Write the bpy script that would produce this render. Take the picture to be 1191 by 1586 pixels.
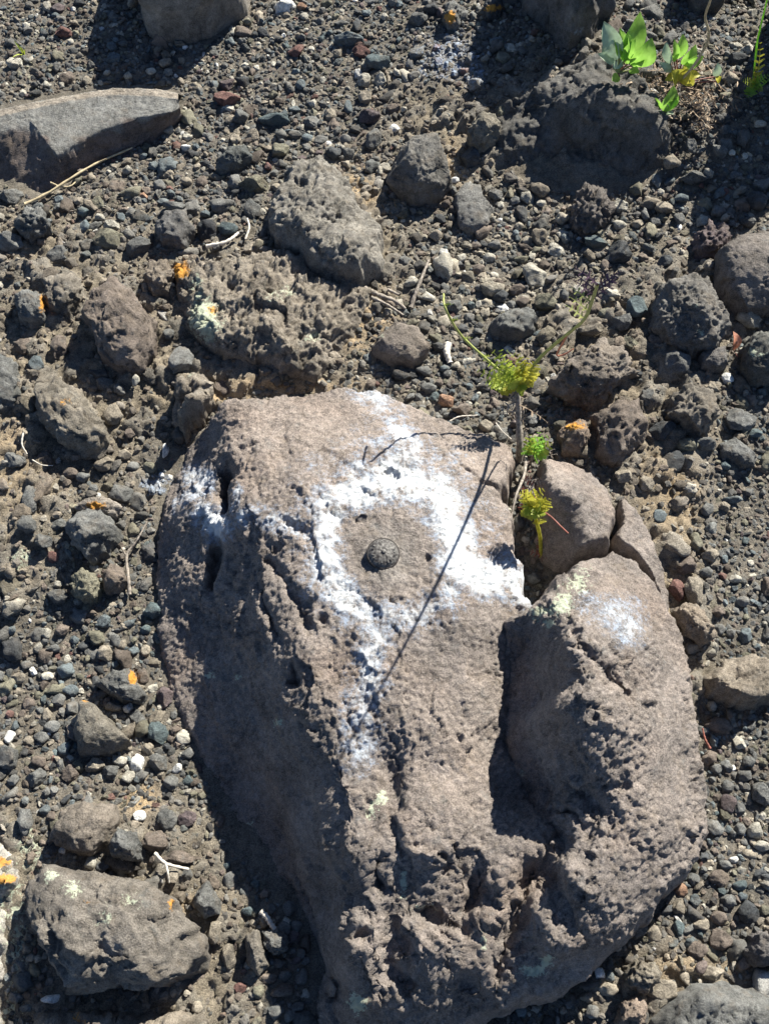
import bpy, math, random
import numpy as np
from mathutils import Vector

random.seed(7)
RNG = np.random.default_rng(7)
for o in list(bpy.data.objects):
    bpy.data.objects.remove(o)
scene = bpy.context.scene
col = scene.collection

# ------------------------------------------------------------------ camera
PW, PH = 1191.0, 1586.0
FPX = 1636.0
TILT = math.radians(25.0)
DIST = 1.37
CAM = np.array([0.0, -DIST * math.sin(TILT), DIST * math.cos(TILT)])
cd = bpy.data.cameras.new('camera')
cam = bpy.data.objects.new('camera', cd)
col.objects.link(cam)
cam.location = CAM
cam.rotation_euler = (TILT, 0, 0)
cd.sensor_fit = 'HORIZONTAL'
cd.sensor_width = 36.0
cd.lens = 36.0 * FPX / PW
cd.clip_start = 0.02
cd.clip_end = 500.0
scene.camera = cam
scene.render.resolution_x, scene.render.resolution_y = 768, 1024

# ------------------------------------------------------------------ sun, sky, exposure
SUN_EL = math.radians(37.0)
SUN_AZ = math.atan2(0.56, 0.83)            # from +Y towards +X
SUN = np.array([math.sin(SUN_AZ) * math.cos(SUN_EL), math.cos(SUN_AZ) * math.cos(SUN_EL), math.sin(SUN_EL)])
world = bpy.data.worlds.new('World')
scene.world = world
world.use_nodes = True
wn = world.node_tree.nodes
sky = wn.new('ShaderNodeTexSky')
sky.sky_type = 'NISHITA'
sky.sun_disc = False
sky.sun_elevation = SUN_EL
sky.sun_rotation = SUN_AZ
sky.altitude = 2000.0
sky.ozone_density = 4.0
wn['Background'].inputs['Strength'].default_value = 0.056
world.node_tree.links.new(sky.outputs[0], wn['Background'].inputs['Color'])
sd = bpy.data.lights.new('sun', 'SUN')
sd.energy = 5.0
sd.angle = math.radians(0.53)
sd.color = (1.0, 0.965, 0.86)
sun = bpy.data.objects.new('sun', sd)
col.objects.link(sun)
sun.location = (SUN * 5).tolist()
sun.rotation_euler = Vector(SUN.tolist()).to_track_quat('Z', 'Y').to_euler()
vs = scene.view_settings
vs.view_transform = 'Standard'
vs.look = 'None'
vs.exposure = 1.3
vs.gamma = 1.0
vs.use_curve_mapping = False

# ------------------------------------------------------------------ photograph geometry
CT, ST = math.cos(TILT), math.sin(TILT)

def ray(u, v):
    u = np.asarray(u, float); v = np.asarray(v, float)
    a = (u - PW / 2) / FPX; b = -(v - PH / 2) / FPX
    return np.stack([a, CT * b + ST, ST * b - CT + 0 * a], -1)

def at(u, v, z=0.0):
    """point seen at photo pixel (u, v), at height z (metres)"""
    d = ray(u, v)
    t = (np.asarray(z, float) - CAM[2]) / d[..., 2]
    return CAM + d * t[..., None]

def proj(p):
    q = np.asarray(p, float) - CAM
    yc = CT * q[..., 1] + ST * q[..., 2]
    zc = -ST * q[..., 1] + CT * q[..., 2]
    return PW / 2 + FPX * q[..., 0] / -zc, PH / 2 - FPX * yc / -zc

# ------------------------------------------------------------------ numpy noise
def _h(ix, iy, iz, seed):
    h = (ix.astype(np.int64) * 374761393 + iy.astype(np.int64) * 668265263 + iz.astype(np.int64) * 2147483647 + seed * 1274126177) & 0xFFFFFFFF
    h = ((h ^ (h >> 13)) * 1274126177) & 0xFFFFFFFF
    h = ((h ^ (h >> 16)) * 2246822519) & 0xFFFFFFFF
    return h ^ (h >> 15)

_G = np.array([[1,1,0],[-1,1,0],[1,-1,0],[-1,-1,0],[1,0,1],[-1,0,1],[1,0,-1],[-1,0,-1],[0,1,1],[0,-1,1],[0,1,-1],[0,-1,-1],[1,1,0],[-1,1,0],[0,-1,1],[0,-1,-1]], float)

def perlin(p, seed=0):
    p = np.asarray(p, float)
    i = np.floor(p).astype(np.int64); f = p - i
    w = f * f * f * (f * (f * 6 - 15) + 10)
    out = 0
    for dx in (0, 1):
        wx = w[..., 0] if dx else 1 - w[..., 0]
        for dy in (0, 1):
            wy = w[..., 1] if dy else 1 - w[..., 1]
            for dz in (0, 1):
                wz = w[..., 2] if dz else 1 - w[..., 2]
                g = _G[_h(i[..., 0] + dx, i[..., 1] + dy, i[..., 2] + dz, seed) & 15]
                out = out + wx * wy * wz * (g[..., 0] * (f[..., 0] - dx) + g[..., 1] * (f[..., 1] - dy) + g[..., 2] * (f[..., 2] - dz))
    return out

def fbm(p, octs=4, seed=0, gain=0.5):
    a, s, o = 1.0, 0.0, 0.0
    for k in range(octs):
        s = s + a * perlin(p * (2.03 ** k) + 17.3 * k, seed + k); a *= gain
    return s

def billow(p, octs=3, seed=0, gain=0.5):
    a, s = 1.0, 0.0
    for k in range(octs):
        s = s + a * (np.abs(perlin(p * (2.07 ** k) + 9.7 * k, seed + k)) * 2 - 0.5); a *= gain
    return s

def worley2(x, y, seed=0):
    """F1, F2 and the id of the nearest cell, on the plane"""
    ix = np.floor(x).astype(np.int64); iy = np.floor(y).astype(np.int64)
    f1 = np.full(x.shape, 9.0); f2 = np.full(x.shape, 9.0); cid = np.zeros(x.shape)
    for dx in (-1, 0, 1):
        for dy in (-1, 0, 1):
            h = _h(ix + dx, iy + dy, ix * 0, seed)
            px = ix + dx + (h & 1023) / 1023.0; py = iy + dy + ((h >> 10) & 1023) / 1023.0
            d = np.hypot(px - x, py - y)
            new = d < f1
            f2 = np.where(new, f1, np.minimum(f2, d))
            cid = np.where(new, ((h >> 20) & 255) / 255.0, cid)
            f1 = np.where(new, d, f1)
    return f1, f2, cid

def worley3(p, seed=0):
    i = np.floor(p).astype(np.int64); f1 = np.full(p.shape[:-1], 9.0); cid = np.zeros(p.shape[:-1])
    for dx in (-1, 0, 1):
        for dy in (-1, 0, 1):
            for dz in (-1, 0, 1):
                h = _h(i[..., 0] + dx, i[..., 1] + dy, i[..., 2] + dz, seed)
                d = np.sqrt((i[..., 0] + dx + (h & 255) / 255.0 - p[..., 0]) ** 2 + (i[..., 1] + dy + ((h >> 8) & 255) / 255.0 - p[..., 1]) ** 2 + (i[..., 2] + dz + ((h >> 16) & 255) / 255.0 - p[..., 2]) ** 2)
                new = d < f1
                cid = np.where(new, ((h >> 24) & 255) / 255.0, cid); f1 = np.where(new, d, f1)
    return f1, cid

def chunk2(x, y, seed=0):
    """broken-stone relief: every cell a small tilted facet"""
    ix = np.floor(x).astype(np.int64); iy = np.floor(y).astype(np.int64)
    f1 = np.full(x.shape, 9.0); out = np.zeros(x.shape)
    for dx in (-1, 0, 1):
        for dy in (-1, 0, 1):
            h = _h(ix + dx, iy + dy, ix * 0, seed); h2 = _h(ix + dx, iy + dy, ix * 0 + 1, seed)
            px = ix + dx + (h & 1023) / 1023.0; py = iy + dy + ((h >> 10) & 1023) / 1023.0
            d = np.hypot(px - x, py - y); new = d < f1
            val = ((h2 & 255) / 255.0 - .5) + ((x - px) * (((h2 >> 8) & 255) / 255.0 - .5) + (y - py) * (((h2 >> 16) & 255) / 255.0 - .5)) * 2.4
            out = np.where(new, val, out); f1 = np.where(new, d, f1)
    return out

def chunk3(p, seed=0):
    i = np.floor(p).astype(np.int64); f1 = np.full(p.shape[:-1], 9.0); out = np.zeros(p.shape[:-1])
    for dx in (-1, 0, 1):
        for dy in (-1, 0, 1):
            for dz in (-1, 0, 1):
                h = _h(i[..., 0] + dx, i[..., 1] + dy, i[..., 2] + dz, seed); g = _h(i[..., 0] + dx, i[..., 1] + dy, i[..., 2] + dz, seed + 77)
                e = p - (i + np.array([dx, dy, dz]) + np.stack([h & 255, (h >> 8) & 255, (h >> 16) & 255], -1) / 255.0)
                d = (e ** 2).sum(-1); new = d < f1
                val = ((h >> 24) & 255) / 255.0 - .5 + (e * (np.stack([g & 255, (g >> 8) & 255, (g >> 16) & 255], -1) / 255.0 - .5)).sum(-1) * 2.0
                out = np.where(new, val, out); f1 = np.where(new, d, f1)
    return out

def sstep(a, b, x):
    t = np.clip((x - a) / (b - a), 0, 1)
    return t * t * (3 - 2 * t)

class RBF:
    def __init__(self, pts, c=0.015, smooth=0.0):
        p = np.asarray(pts, float)
        self.xy = p[:, :2]; self.c = c
        n = len(p)
        d = np.sqrt(((self.xy[:, None] - self.xy[None]) ** 2).sum(-1) + c * c)
        A = np.zeros((n + 3, n + 3)); A[:n, :n] = d + smooth * np.eye(n)
        A[:n, n] = 1; A[:n, n + 1:] = self.xy; A[n, :n] = 1; A[n + 1:, :n] = self.xy.T
        self.w = np.linalg.lstsq(A, np.concatenate([p[:, 2], [0, 0, 0]]), rcond=None)[0]
    def __call__(self, x, y):
        s = self.w[-3] + self.w[-2] * x + self.w[-1] * y
        for (px, py), w in zip(self.xy, self.w):
            s = s + w * np.sqrt((x - px) ** 2 + (y - py) ** 2 + self.c ** 2)
        return s

def seg_dist(x, y, pl, closed=False):
    """distance to a polyline and the fraction along it"""
    pl = np.asarray(pl, float); n = len(pl)
    best = np.full(np.shape(x), 1e9); frac = np.zeros(np.shape(x))
    m = n if closed else n - 1
    for k in range(m):
        a, b = pl[k], pl[(k + 1) % n]
        d = b - a; L = d @ d + 1e-12
        t = np.clip(((x - a[0]) * d[0] + (y - a[1]) * d[1]) / L, 0, 1)
        q = np.hypot(x - a[0] - t * d[0], y - a[1] - t * d[1])
        frac = np.where(q < best, (k + t) / m, frac); best = np.minimum(best, q)
    return best, frac

def inside(x, y, pl):
    pl = np.asarray(pl, float); r = np.zeros(np.shape(x), bool); n = len(pl)
    for k in range(n):
        (x0, y0), (x1, y1) = pl[k], pl[(k + 1) % n]
        if y0 == y1: continue
        c = ((y0 > y) != (y1 > y)) & (x < (x1 - x0) * (y - y0) / (y1 - y0) + x0)
        r ^= c
    return r

# ------------------------------------------------------------------ materials
def mat_stone(name, grain=1.0, bump=1.0):
    m = bpy.data.materials.new(name); m.use_nodes = True
    nt = m.node_tree; N = nt.nodes; L = nt.links
    b = N['Principled BSDF']
    b.inputs['Roughness'].default_value = 0.86
    b.inputs['Specular IOR Level'].default_value = 0.28
    geo = N.new('ShaderNodeNewGeometry')
    def attr(n):
        a = N.new('ShaderNodeAttribute'); a.attribute_name = n; return a
    def noise(scale, det=5, rough=0.62):
        t = N.new('ShaderNodeTexNoise'); t.inputs['Scale'].default_value = scale
        t.inputs['Detail'].default_value = det; t.inputs['Roughness'].default_value = rough
        L.new(geo.outputs['Position'], t.inputs['Vector']); return t
    def math_(op, a, b_=None, c=None):
        n = N.new('ShaderNodeMath'); n.operation = op
        for k, s in enumerate((a, b_, c)):
            if s is None: continue
            if isinstance(s, (int, float)): n.inputs[k].default_value = s
            else: L.new(s, n.inputs[k])
        return n.outputs[0]
    def rng(s, a, b_, lo, hi, smooth=True):
        n = N.new('ShaderNodeMapRange'); n.interpolation_type = 'SMOOTHSTEP' if smooth else 'LINEAR'
        for k, q in zip(('From Min', 'From Max', 'To Min', 'To Max'), (a, b_, lo, hi)): n.inputs[k].default_value = q
        L.new(s, n.inputs['Value']); return n.outputs[0]
    def mix(f, a, b_, mode='MIX'):
        n = N.new('ShaderNodeMix'); n.data_type = 'RGBA'; n.blend_type = mode
        if isinstance(f, (int, float)): n.inputs[0].default_value = f
        else: L.new(f, n.inputs[0])
        for k, s in ((6, a), (7, b_)):
            if isinstance(s, tuple): n.inputs[k].default_value = (*s, 1)
            else: L.new(s, n.inputs[k])
        return n.outputs[2]
    base = attr('Col').outputs['Color']
    n1 = noise(22, 4); n2 = noise(120, 5); n3 = noise(620, 3, 0.7)
    v = math_('ADD', rng(n1.outputs[0], 0.3, 0.7, 0.78, 1.18), math_('ADD', rng(n2.outputs[0], 0.3, 0.7, -0.24, 0.24), rng(n3.outputs[0], 0.3, 0.72, -0.38 * grain, 0.38 * grain)))
    gv = N.new('ShaderNodeCombineColor')
    for k in range(3): L.new(v, gv.inputs[k])
    c = mix(1.0, base, gv.outputs[0], 'MULTIPLY')
    hue = noise(45, 3)                                                      # warm and cool mineral tints
    c = mix(math_('MULTIPLY', rng(hue.outputs[0], 0.5, 0.72, 0, 1), 0.35), c, (0.185, 0.145, 0.105))
    hue2 = noise(70, 3); 
    c = mix(math_('MULTIPLY', rng(hue2.outputs[0], 0.56, 0.75, 0, 1), 0.3), c, (0.13, 0.15, 0.155))
    # crusts with a shape of their own
    fine = noise(260, 6, 0.72); med = noise(75, 5, 0.68)
    jit = math_('ADD', math_('MULTIPLY', math_('SUBTRACT', fine.outputs[0], 0.5), 1.5), math_('MULTIPLY', math_('SUBTRACT', med.outputs[0], 0.5), 1.5))
    def crust(name, colr, lo=0.42, hi=0.60, c=None, amt=1.0):
        a = attr(name).outputs['Fac']
        f = math_('MULTIPLY', rng(math_('ADD', a, math_('MULTIPLY', jit, math_('MINIMUM', math_('MULTIPLY', a, 4.0), 1.0))), lo, hi, 0, amt), rng(a, 0.02, 0.12, 0, 1))
        return mix(f, c, colr)
    c = crust('lichen', (0.53, 0.57, 0.43), c=c, amt=0.85)
    c = crust('orange', (0.66, 0.31, 0.045), 0.40, 0.75, c=c, amt=0.88)
    pw = rng(attr('paint').outputs['Fac'], 0.30, 0.80, 0, 1)                  # blue-grey where the paint mask is weak, white where strong
    c = crust('paint', mix(pw, (0.40, 0.50, 0.66), (0.74, 0.76, 0.78)), 0.16, 1.0, c=c, amt=0.95)
    L.new(c, b.inputs['Base Color'])
    hgt = math_('ADD', math_('MULTIPLY', noise(380, 6, 0.7).outputs[0], 1.0), math_('MULTIPLY', noise(1300, 3, 0.6).outputs[0], 0.35))
    bp = N.new('ShaderNodeBump'); bp.inputs['Strength'].default_value = 1.0; bp.inputs['Distance'].default_value = 0.0036 * bump
    L.new(hgt, bp.inputs['Height']); L.new(bp.outputs[0], b.inputs['Normal'])
    return m

def mat_plain(name, c, rough=0.6, var=0.25, scale=200, trans=0.0, spec=0.4, c2=None, metal=0.0, bump=0.3):
    m = bpy.data.materials.new(name); m.use_nodes = True
    nt = m.node_tree; N = nt.nodes; L = nt.links; b = N['Principled BSDF']
    b.inputs['Roughness'].default_value = rough; b.inputs['Specular IOR Level'].default_value = spec
    b.inputs['Metallic'].default_value = metal
    geo = N.new('ShaderNodeNewGeometry')
    t = N.new('ShaderNodeTexNoise'); t.inputs['Scale'].default_value = scale; t.inputs['Detail'].default_value = 5
    L.new(geo.outputs['Position'], t.inputs['Vector'])
    r = N.new('ShaderNodeValToRGB')
    c2 = c2 or tuple(min(1, k * (1 + var)) for k in c)
    r.color_ramp.elements[0].position = 0.33; r.color_ramp.elements[1].position = 0.68
    r.color_ramp.elements[0].color = (*[k * (1 - var) for k in c], 1); r.color_ramp.elements[1].color = (*c2, 1)
    L.new(t.outputs[0], r.inputs[0]); L.new(r.outputs[0], b.inputs['Base Color'])
    bp = N.new('ShaderNodeBump'); bp.inputs['Strength'].default_value = bump; bp.inputs['Distance'].default_value = 0.001
    L.new(t.outputs[0], bp.inputs['Height']); L.new(bp.outputs[0], b.inputs['Normal'])
    if trans:
        tr = N.new('ShaderNodeBsdfTranslucent'); mx = N.new('ShaderNodeMixShader'); mx.inputs[0].default_value = trans
        L.new(r.outputs[0], tr.inputs['Color']); L.new(b.outputs[0], mx.inputs[1]); L.new(tr.outputs[0], mx.inputs[2])
        L.new(mx.outputs[0], N['Material Output'].inputs['Surface'])
    return m

STONE = mat_stone('weathered_basalt')
GRAVEL = mat_stone('loose_gravel', 0.8, 0.7)
SOIL = mat_stone('dusty_soil', 1.2, 1.2)

# ------------------------------------------------------------------ mesh helpers
def mesh_obj(name, verts, faces, mat, parent=None, attrs=None, smooth=True):
    me = bpy.data.meshes.new(name)
    verts = np.asarray(verts, np.float32); faces = np.asarray(faces, np.int32)
    k = faces.shape[1]
    me.vertices.add(len(verts)); me.vertices.foreach_set('co', verts.ravel())
    me.loops.add(faces.size); me.loops.foreach_set('vertex_index', faces.ravel())
    me.polygons.add(len(faces)); me.polygons.foreach_set('loop_start', np.arange(0, faces.size, k, dtype=np.int32))
    me.polygons.foreach_set('loop_total', np.full(len(faces), k, np.int32))
    me.polygons.foreach_set('use_smooth', np.full(len(faces), smooth, bool))
    for an, av in (attrs or {}).items():
        av = np.asarray(av, np.float32)
        if av.ndim == 2:
            a = me.attributes.new(an, 'FLOAT_COLOR', 'POINT')
            if av.shape[1] == 3: av = np.concatenate([av, np.ones((len(av), 1), np.float32)], 1)
            a.data.foreach_set('color', np.ascontiguousarray(av).ravel())
        else:
            a = me.attributes.new(an, 'FLOAT', 'POINT'); a.data.foreach_set('value', av)
    me.materials.append(mat); me.update(); me.validate()
    o = bpy.data.objects.new(name, me); col.objects.link(o)
    if parent is not None: o.parent = parent
    return o

def tag(o, label=None, cat=None, group=None, kind=None):
    if label: o['label'] = label
    if cat: o['category'] = cat
    if group: o['group'] = group
    if kind: o['kind'] = kind
    return o

def empty(name, loc):
    o = bpy.data.objects.new(name, None); o.empty_display_size = 0.01; col.objects.link(o); o.location = [float(k) for k in loc]
    return o

def ico(sub):
    t = (1 + 5 ** 0.5) / 2
    v = [(-1,t,0),(1,t,0),(-1,-t,0),(1,-t,0),(0,-1,t),(0,1,t),(0,-1,-t),(0,1,-t),(t,0,-1),(t,0,1),(-t,0,-1),(-t,0,1)]
    f = [(0,11,5),(0,5,1),(0,1,7),(0,7,10),(0,10,11),(1,5,9),(5,11,4),(11,10,2),(10,7,6),(7,1,8),(3,9,4),(3,4,2),(3,2,6),(3,6,8),(3,8,9),(4,9,5),(2,4,11),(6,2,10),(8,6,7),(9,8,1)]
    v = [np.array(a) / np.linalg.norm(a) for a in v]
    for _ in range(sub):
        mid = {}; nf = []
        def m(a, b):
            k = (min(a, b), max(a, b))
            if k not in mid:
                q = v[a] + v[b]; v.append(q / np.linalg.norm(q)); mid[k] = len(v) - 1
            return mid[k]
        for a, b, c in f:
            ab, bc, ca = m(a, b), m(b, c), m(c, a)
            nf += [(a, ab, ca), (b, bc, ab), (c, ca, bc), (ab, bc, ca)]
        f = nf
    return np.array(v), np.array(f, np.int32)
ICO = {k: ico(k) for k in range(6)}

def grid_faces(nx, ny):
    i = np.arange((ny - 1) * (nx - 1)); r = i // (nx - 1); c = i % (nx - 1)
    a = r * nx + c
    return np.stack([a, a + 1, a + nx + 1, a + nx], 1).astype(np.int32)

# base colours (linear, real surfaces)
C = {'grey': (0.138, 0.137, 0.130), 'brown': (0.150, 0.122, 0.102), 'dark': (0.060, 0.063, 0.066), 'tan': (0.26, 0.225, 0.178),
     'red': (0.150, 0.082, 0.070), 'purple': (0.115, 0.09, 0.09), 'blue': (0.125, 0.146, 0.153), 'teal': (0.092, 0.116, 0.120),
     'pale': (0.38, 0.355, 0.30), 'white': (0.66, 0.65, 0.62), 'orange': (0.27, 0.165, 0.11), 'olive': (0.165, 0.155, 0.115), 'black': (0.035, 0.036, 0.040)}

# ------------------------------------------------------------------ ground
G_PTS = [(0,0,1),(300,0,1),(600,0,2),(900,0,5),(1191,0,6),(0,200,.5),(300,200,.5),(600,200,1.5),(780,180,3),(900,60,5.5),(1000,110,7),(1100,130,7),(1191,150,7),
 (900,320,1.5),(1050,300,2.5),(1191,300,4),(600,350,2),(750,400,1),(0,400,2),(150,400,2),(300,420,2.5),(450,400,3),(540,500,3),(420,580,3),(700,560,2),(850,500,2),(1000,450,3),
 (1100,600,3.2),(950,640,3.8),(900,700,4),(1040,760,3.2),(1080,900,2.4),(1070,1050,1.6),(1150,800,1.5),(1191,1000,1.3),(1150,1200,1),(1191,1400,1),(1000,1500,.8),(0,600,3),(100,600,2.5),
 (200,650,2),(250,680,1),(30,800,3),(100,850,2),(200,850,0),(50,900,2),(100,1000,0),(230,1000,-.5),(30,1100,0),(200,1150,-.5),(290,1200,-1),(100,1250,1),(250,1300,.5),(370,1330,-1),
 (30,1350,1.2),(400,1400,-1),(440,1450,-1),(350,1500,0),(200,1560,.3),(480,1560,-1),(600,600,2.5),(800,690,3.5),(830,840,3.5),(600,1000,-2),(800,1200,-2),(-250,800,2),(1450,800,2),(600,-150,3),(600,1800,-1)]
def uvz(lst, s=0.01):
    a = np.asarray(lst, float); p = at(a[:, 0], a[:, 1], a[:, 2] * s); return p
G_LOW = RBF(uvz(G_PTS), c=0.05)

CRUST = [(120,560,190,210,1.15),(330,560,120,60,1),(560,400,70,60,.9),(640,180,70,60,.5),(20,760,60,160,1),(430,480,170,110,1),(760,190,120,90,.8),(970,600,130,170,1),(1040,820,48,190,1),(1062,1000,36,110,1),(1020,1530,110,60,1),
         (230,1330,110,80,.9),(330,1480,60,100,.9),(20,1330,40,120,1),(1080,450,100,80,.8),(860,490,60,50,.6),(30,380,60,40,.9),(560,330,60,90,.7),(180,1570,160,40,.9),(900,180,120,110,.7)]
def crustw(u, v):
    s = 0
    for a, b, ru, rv, w in CRUST:
        s = s + w * np.exp(-(((u - a) / ru) ** 2 + ((v - b) / rv) ** 2) * 0.9)
    return np.clip(s, 0, 1)

def ground_fn(x, y):
    lx = np.clip(x, -0.9, 0.9); ly = np.clip(y, -0.9, 1.2)
    z = G_LOW(lx, ly)
    far = np.hypot(x - lx, y - ly)
    z = z + far * 0.02 + 0.25 * sstep(0.5, 12, far) * perlin(np.stack([x * .25, y * .25, 0 * x + 3.3], -1), 5)
    u, v = proj(np.stack([x, y, z], -1))
    infr = (np.abs(x) < 1.3) & (y > -1.2) & (y < 1.6)
    cw = np.where(infr, crustw(u, v), 0.45)
    P = np.stack([x, y, 0 * x], -1)
    wx = x + 0.008 * perlin(P * 40, 31); wy = y + 0.008 * perlin(P * 40, 32)
    f1, f2, id1 = worley2(wx * 30, wy * 30, 3)
    d1 = np.maximum(0, 1 - (f1 / 0.62) ** 2) ** 0.65 * sstep(0.25, 0.6, id1) * (0.5 + id1)
    g1, g2, id2 = worley2(wx * 72 + 5, wy * 72, 8)
    d2 = np.maximum(0, 1 - (g1 / 0.6) ** 2) ** 0.7 * (0.4 + id2)
    h1, h2, id3 = worley2(x * 150, y * 150 + 3, 9)
    d3 = np.maximum(0, 1 - (h1 / 0.6) ** 2) * (0.3 + id3)
    fi = fbm(P * 55, 4, 12)
    z = z + cw * (0.0085 * d1 + 0.0042 * d2) + (0.4 + 0.6 * cw) * 0.0022 * d3 + 0.004 * fi * (0.4 + cw)
    return z, cw, d1, d2, id1, id2, u, v, P

def axis(lo, hi, step, far, grow=1.22):
    a = list(np.arange(lo, hi + step * .5, step)); s = step
    right = []; x = a[-1]
    while x < far: s *= grow; x += s; right.append(x)
    left = []; x = a[0]; s = step
    while x > -far: s *= grow; x -= s; left.append(x)
    return np.array(left[::-1] + a + right)
GX = axis(-0.66, 0.66, 0.0034, 60); GY = axis(-0.56, 0.92, 0.0034, 60)
gx, gy = np.meshgrid(GX, GY)
gz, gcw, gd1, gd2, gi1, gi2, gu, gv, gP = ground_fn(gx.ravel(), gy.ravel())
GZ = gz.reshape(gx.shape)
def ground_z(x, y):
    x = np.asarray(x, float); y = np.asarray(y, float)
    i = np.clip(np.searchsorted(GX, x) - 1, 0, len(GX) - 2); j = np.clip(np.searchsorted(GY, y) - 1, 0, len(GY) - 2)
    a = (x - GX[i]) / (GX[i + 1] - GX[i]); b = (y - GY[j]) / (GY[j + 1] - GY[j])
    return (GZ[j, i] * (1 - a) + GZ[j, i + 1] * a) * (1 - b) + (GZ[j + 1, i] * (1 - a) + GZ[j + 1, i + 1] * a) * b

def blob(u, v, lst):
    s = np.zeros(np.shape(u))
    for a, b, ru, rv, w in lst: s = np.maximum(s, w * np.exp(-(((u - a) / ru) ** 2 + ((v - b) / rv) ** 2)))
    return s
OCHRE = [(570,510,45,50,1),(560,290,30,40,.9),(705,250,14,40,1),(1035,770,40,60,.9),(1045,960,14,60,1),(1040,1060,14,60,.8),(940,560,50,40,.5),(430,600,120,14,1),(330,610,60,20,1),(220,1240,30,25,1),(1080,1500,60,20,.9),(30,700,40,80,.5),(250,1400,80,15,.6)]
oc = blob(gu, gv, OCHRE)
dirt = np.array([0.240, 0.202, 0.150]); sand = np.array([0.165, 0.146, 0.120]); ochre = np.array([0.44, 0.32, 0.19]); clod = np.array([0.175, 0.16, 0.138])
gc = sand + (dirt - sand) * gcw[:, None]
gc = gc + (clod * (0.7 + 0.6 * gi1[:, None]) - gc) * (np.clip(gd1 * 1.6, 0, 1) * gcw * (gi1 > 0.45))[:, None] * 0.8
gc = gc + (ochre - gc) * np.clip(oc * (0.8 + 0.9 * perlin(gP * 30, 77)), 0, 1)[:, None]
GPAINT = [(690,88,60,50,.36),(735,115,22,40,.36),(245,752,28,16,.55),(205,1240,8,8,.3)]  # paint on the ground; top patches coloured fainter for the shade lying there
GWHITE = [(25,1440,28,120,.55),(50,1320,28,45,.6),(20,1560,20,40,.5),(30,870,25,25,.5)]
gpaint = blob(gu, gv, GPAINT)
ground = mesh_obj('ground', np.stack([gx.ravel(), gy.ravel(), gz], 1), grid_faces(len(GX), len(GY)), SOIL,
                  attrs={'Col': gc, 'paint': gpaint, 'lichen': blob(gu, gv, GWHITE), 'orange': blob(gu, gv, [(3,1336,14,7,.7),(6,1362,16,7,.7),(275,418,14,12,.5)])})
tag(ground, kind='structure')

# ------------------------------------------------------------------ large fractured boulder: height fields
BLOCKED = []                                       # plan outlines where no gravel is strewn
def height_rock(name, label, cat, pts, outline, step, relief, colour, edge=0.012, floor=-0.03, c=0.012, grooves=(), pockets=(), attrs=None, zs=1.0):
    """a rock given by 3-D points on its skin and an outline; relief(x, y, u, v, P) adds the stone's own surface"""
    pts = [(a, b, k * zs) for a, b, k in pts]; outline = [(a, b, k * zs) for a, b, k in outline]
    grooves = [([(a, b, k * zs) for a, b, k in q], w_, d_) for q, w_, d_ in grooves]; pockets = [(a, b, k * zs, r_, d_) for a, b, k, r_, d_ in pockets]
    ol = uvz(outline)[:, :2]
    f = RBF(uvz(pts), c=c)
    lo = ol.min(0) - 0.01; hi = ol.max(0) + 0.01
    X = np.arange(lo[0], hi[0], step); Y = np.arange(lo[1], hi[1], step)
    x, y = [a.ravel() for a in np.meshgrid(X, Y)]
    P0 = np.stack([x, y, 0 * x], -1)
    ox = x + 0.005 * perlin(P0 * 45, 61) + 0.0025 * perlin(P0 * 130, 63); oy = y + 0.005 * perlin(P0 * 45, 62) + 0.0025 * perlin(P0 * 130, 64)
    ins = inside(ox, oy, ol); d, _ = seg_dist(ox, oy, ol, True); d = np.where(ins, d, -d)
    z = f(x, y)
    u, v = proj(np.stack([x, y, z], -1))
    P = np.stack([x, y, z], -1)
    for poly, w, dep in grooves:
        q = uvz(poly)[:, :2]
        dd, fr = seg_dist(ox, oy, q)
        ww = w * 0.01 * (1 + 0.8 * perlin(P0 * 60, 71))
        z = z - dep * 0.01 * np.exp(-(dd / np.maximum(ww, 0.002)) ** 2 * 1.2) * np.clip(4 * fr * (1 - fr) + 0.25, 0, 1)
    for (pu, pv, pz, r, dep) in pockets:
        q = at(pu, pv, pz * 0.01)
        dd = np.hypot(ox - q[0], oy - q[1]) / (r * 0.01)
        z = z - dep * 0.01 * np.exp(-dd ** 4)
    e = np.clip(d / edge, 0, 1)
    prof = np.sqrt(np.clip(1 - (1 - e) ** 2, 0, 1))
    z = floor + (z - floor) * prof
    zg = z.reshape(len(Y), len(X)); dy, dx = np.gradient(zg, step)
    nrm = np.stack([-dx.ravel(), -dy.ravel(), np.ones(z.size)], -1); nrm /= np.linalg.norm(nrm, axis=1)[:, None]
    P = np.stack([x, y, z], -1); u, v = proj(P)
    P = P + nrm * (relief(x, y, u, v, P) * np.clip(nrm[:, 2] * 1.7, 0.28, 1))[:, None]          # the stone's relief stands out along its own surface
    x, y, z = P.T
    keep = d > -step * 1.5
    faces = grid_faces(len(X), len(Y)); faces = faces[keep[faces].all(1)]
    used = np.unique(faces); remap = np.full(len(x), -1, np.int32); remap[used] = np.arange(len(used))
    V = np.stack([x, y, z], 1)[used]; u, v = proj(V)
    A = {'Col': colour(V, u, v)}
    for k, fn in (attrs or {}).items(): A[k] = fn(V, u, v)
    o = mesh_obj(name, V, remap[faces], STONE, attrs=A)
    tag(o, label, cat)
    BLOCKED.append(ol)
    return o, (f, ol)

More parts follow.
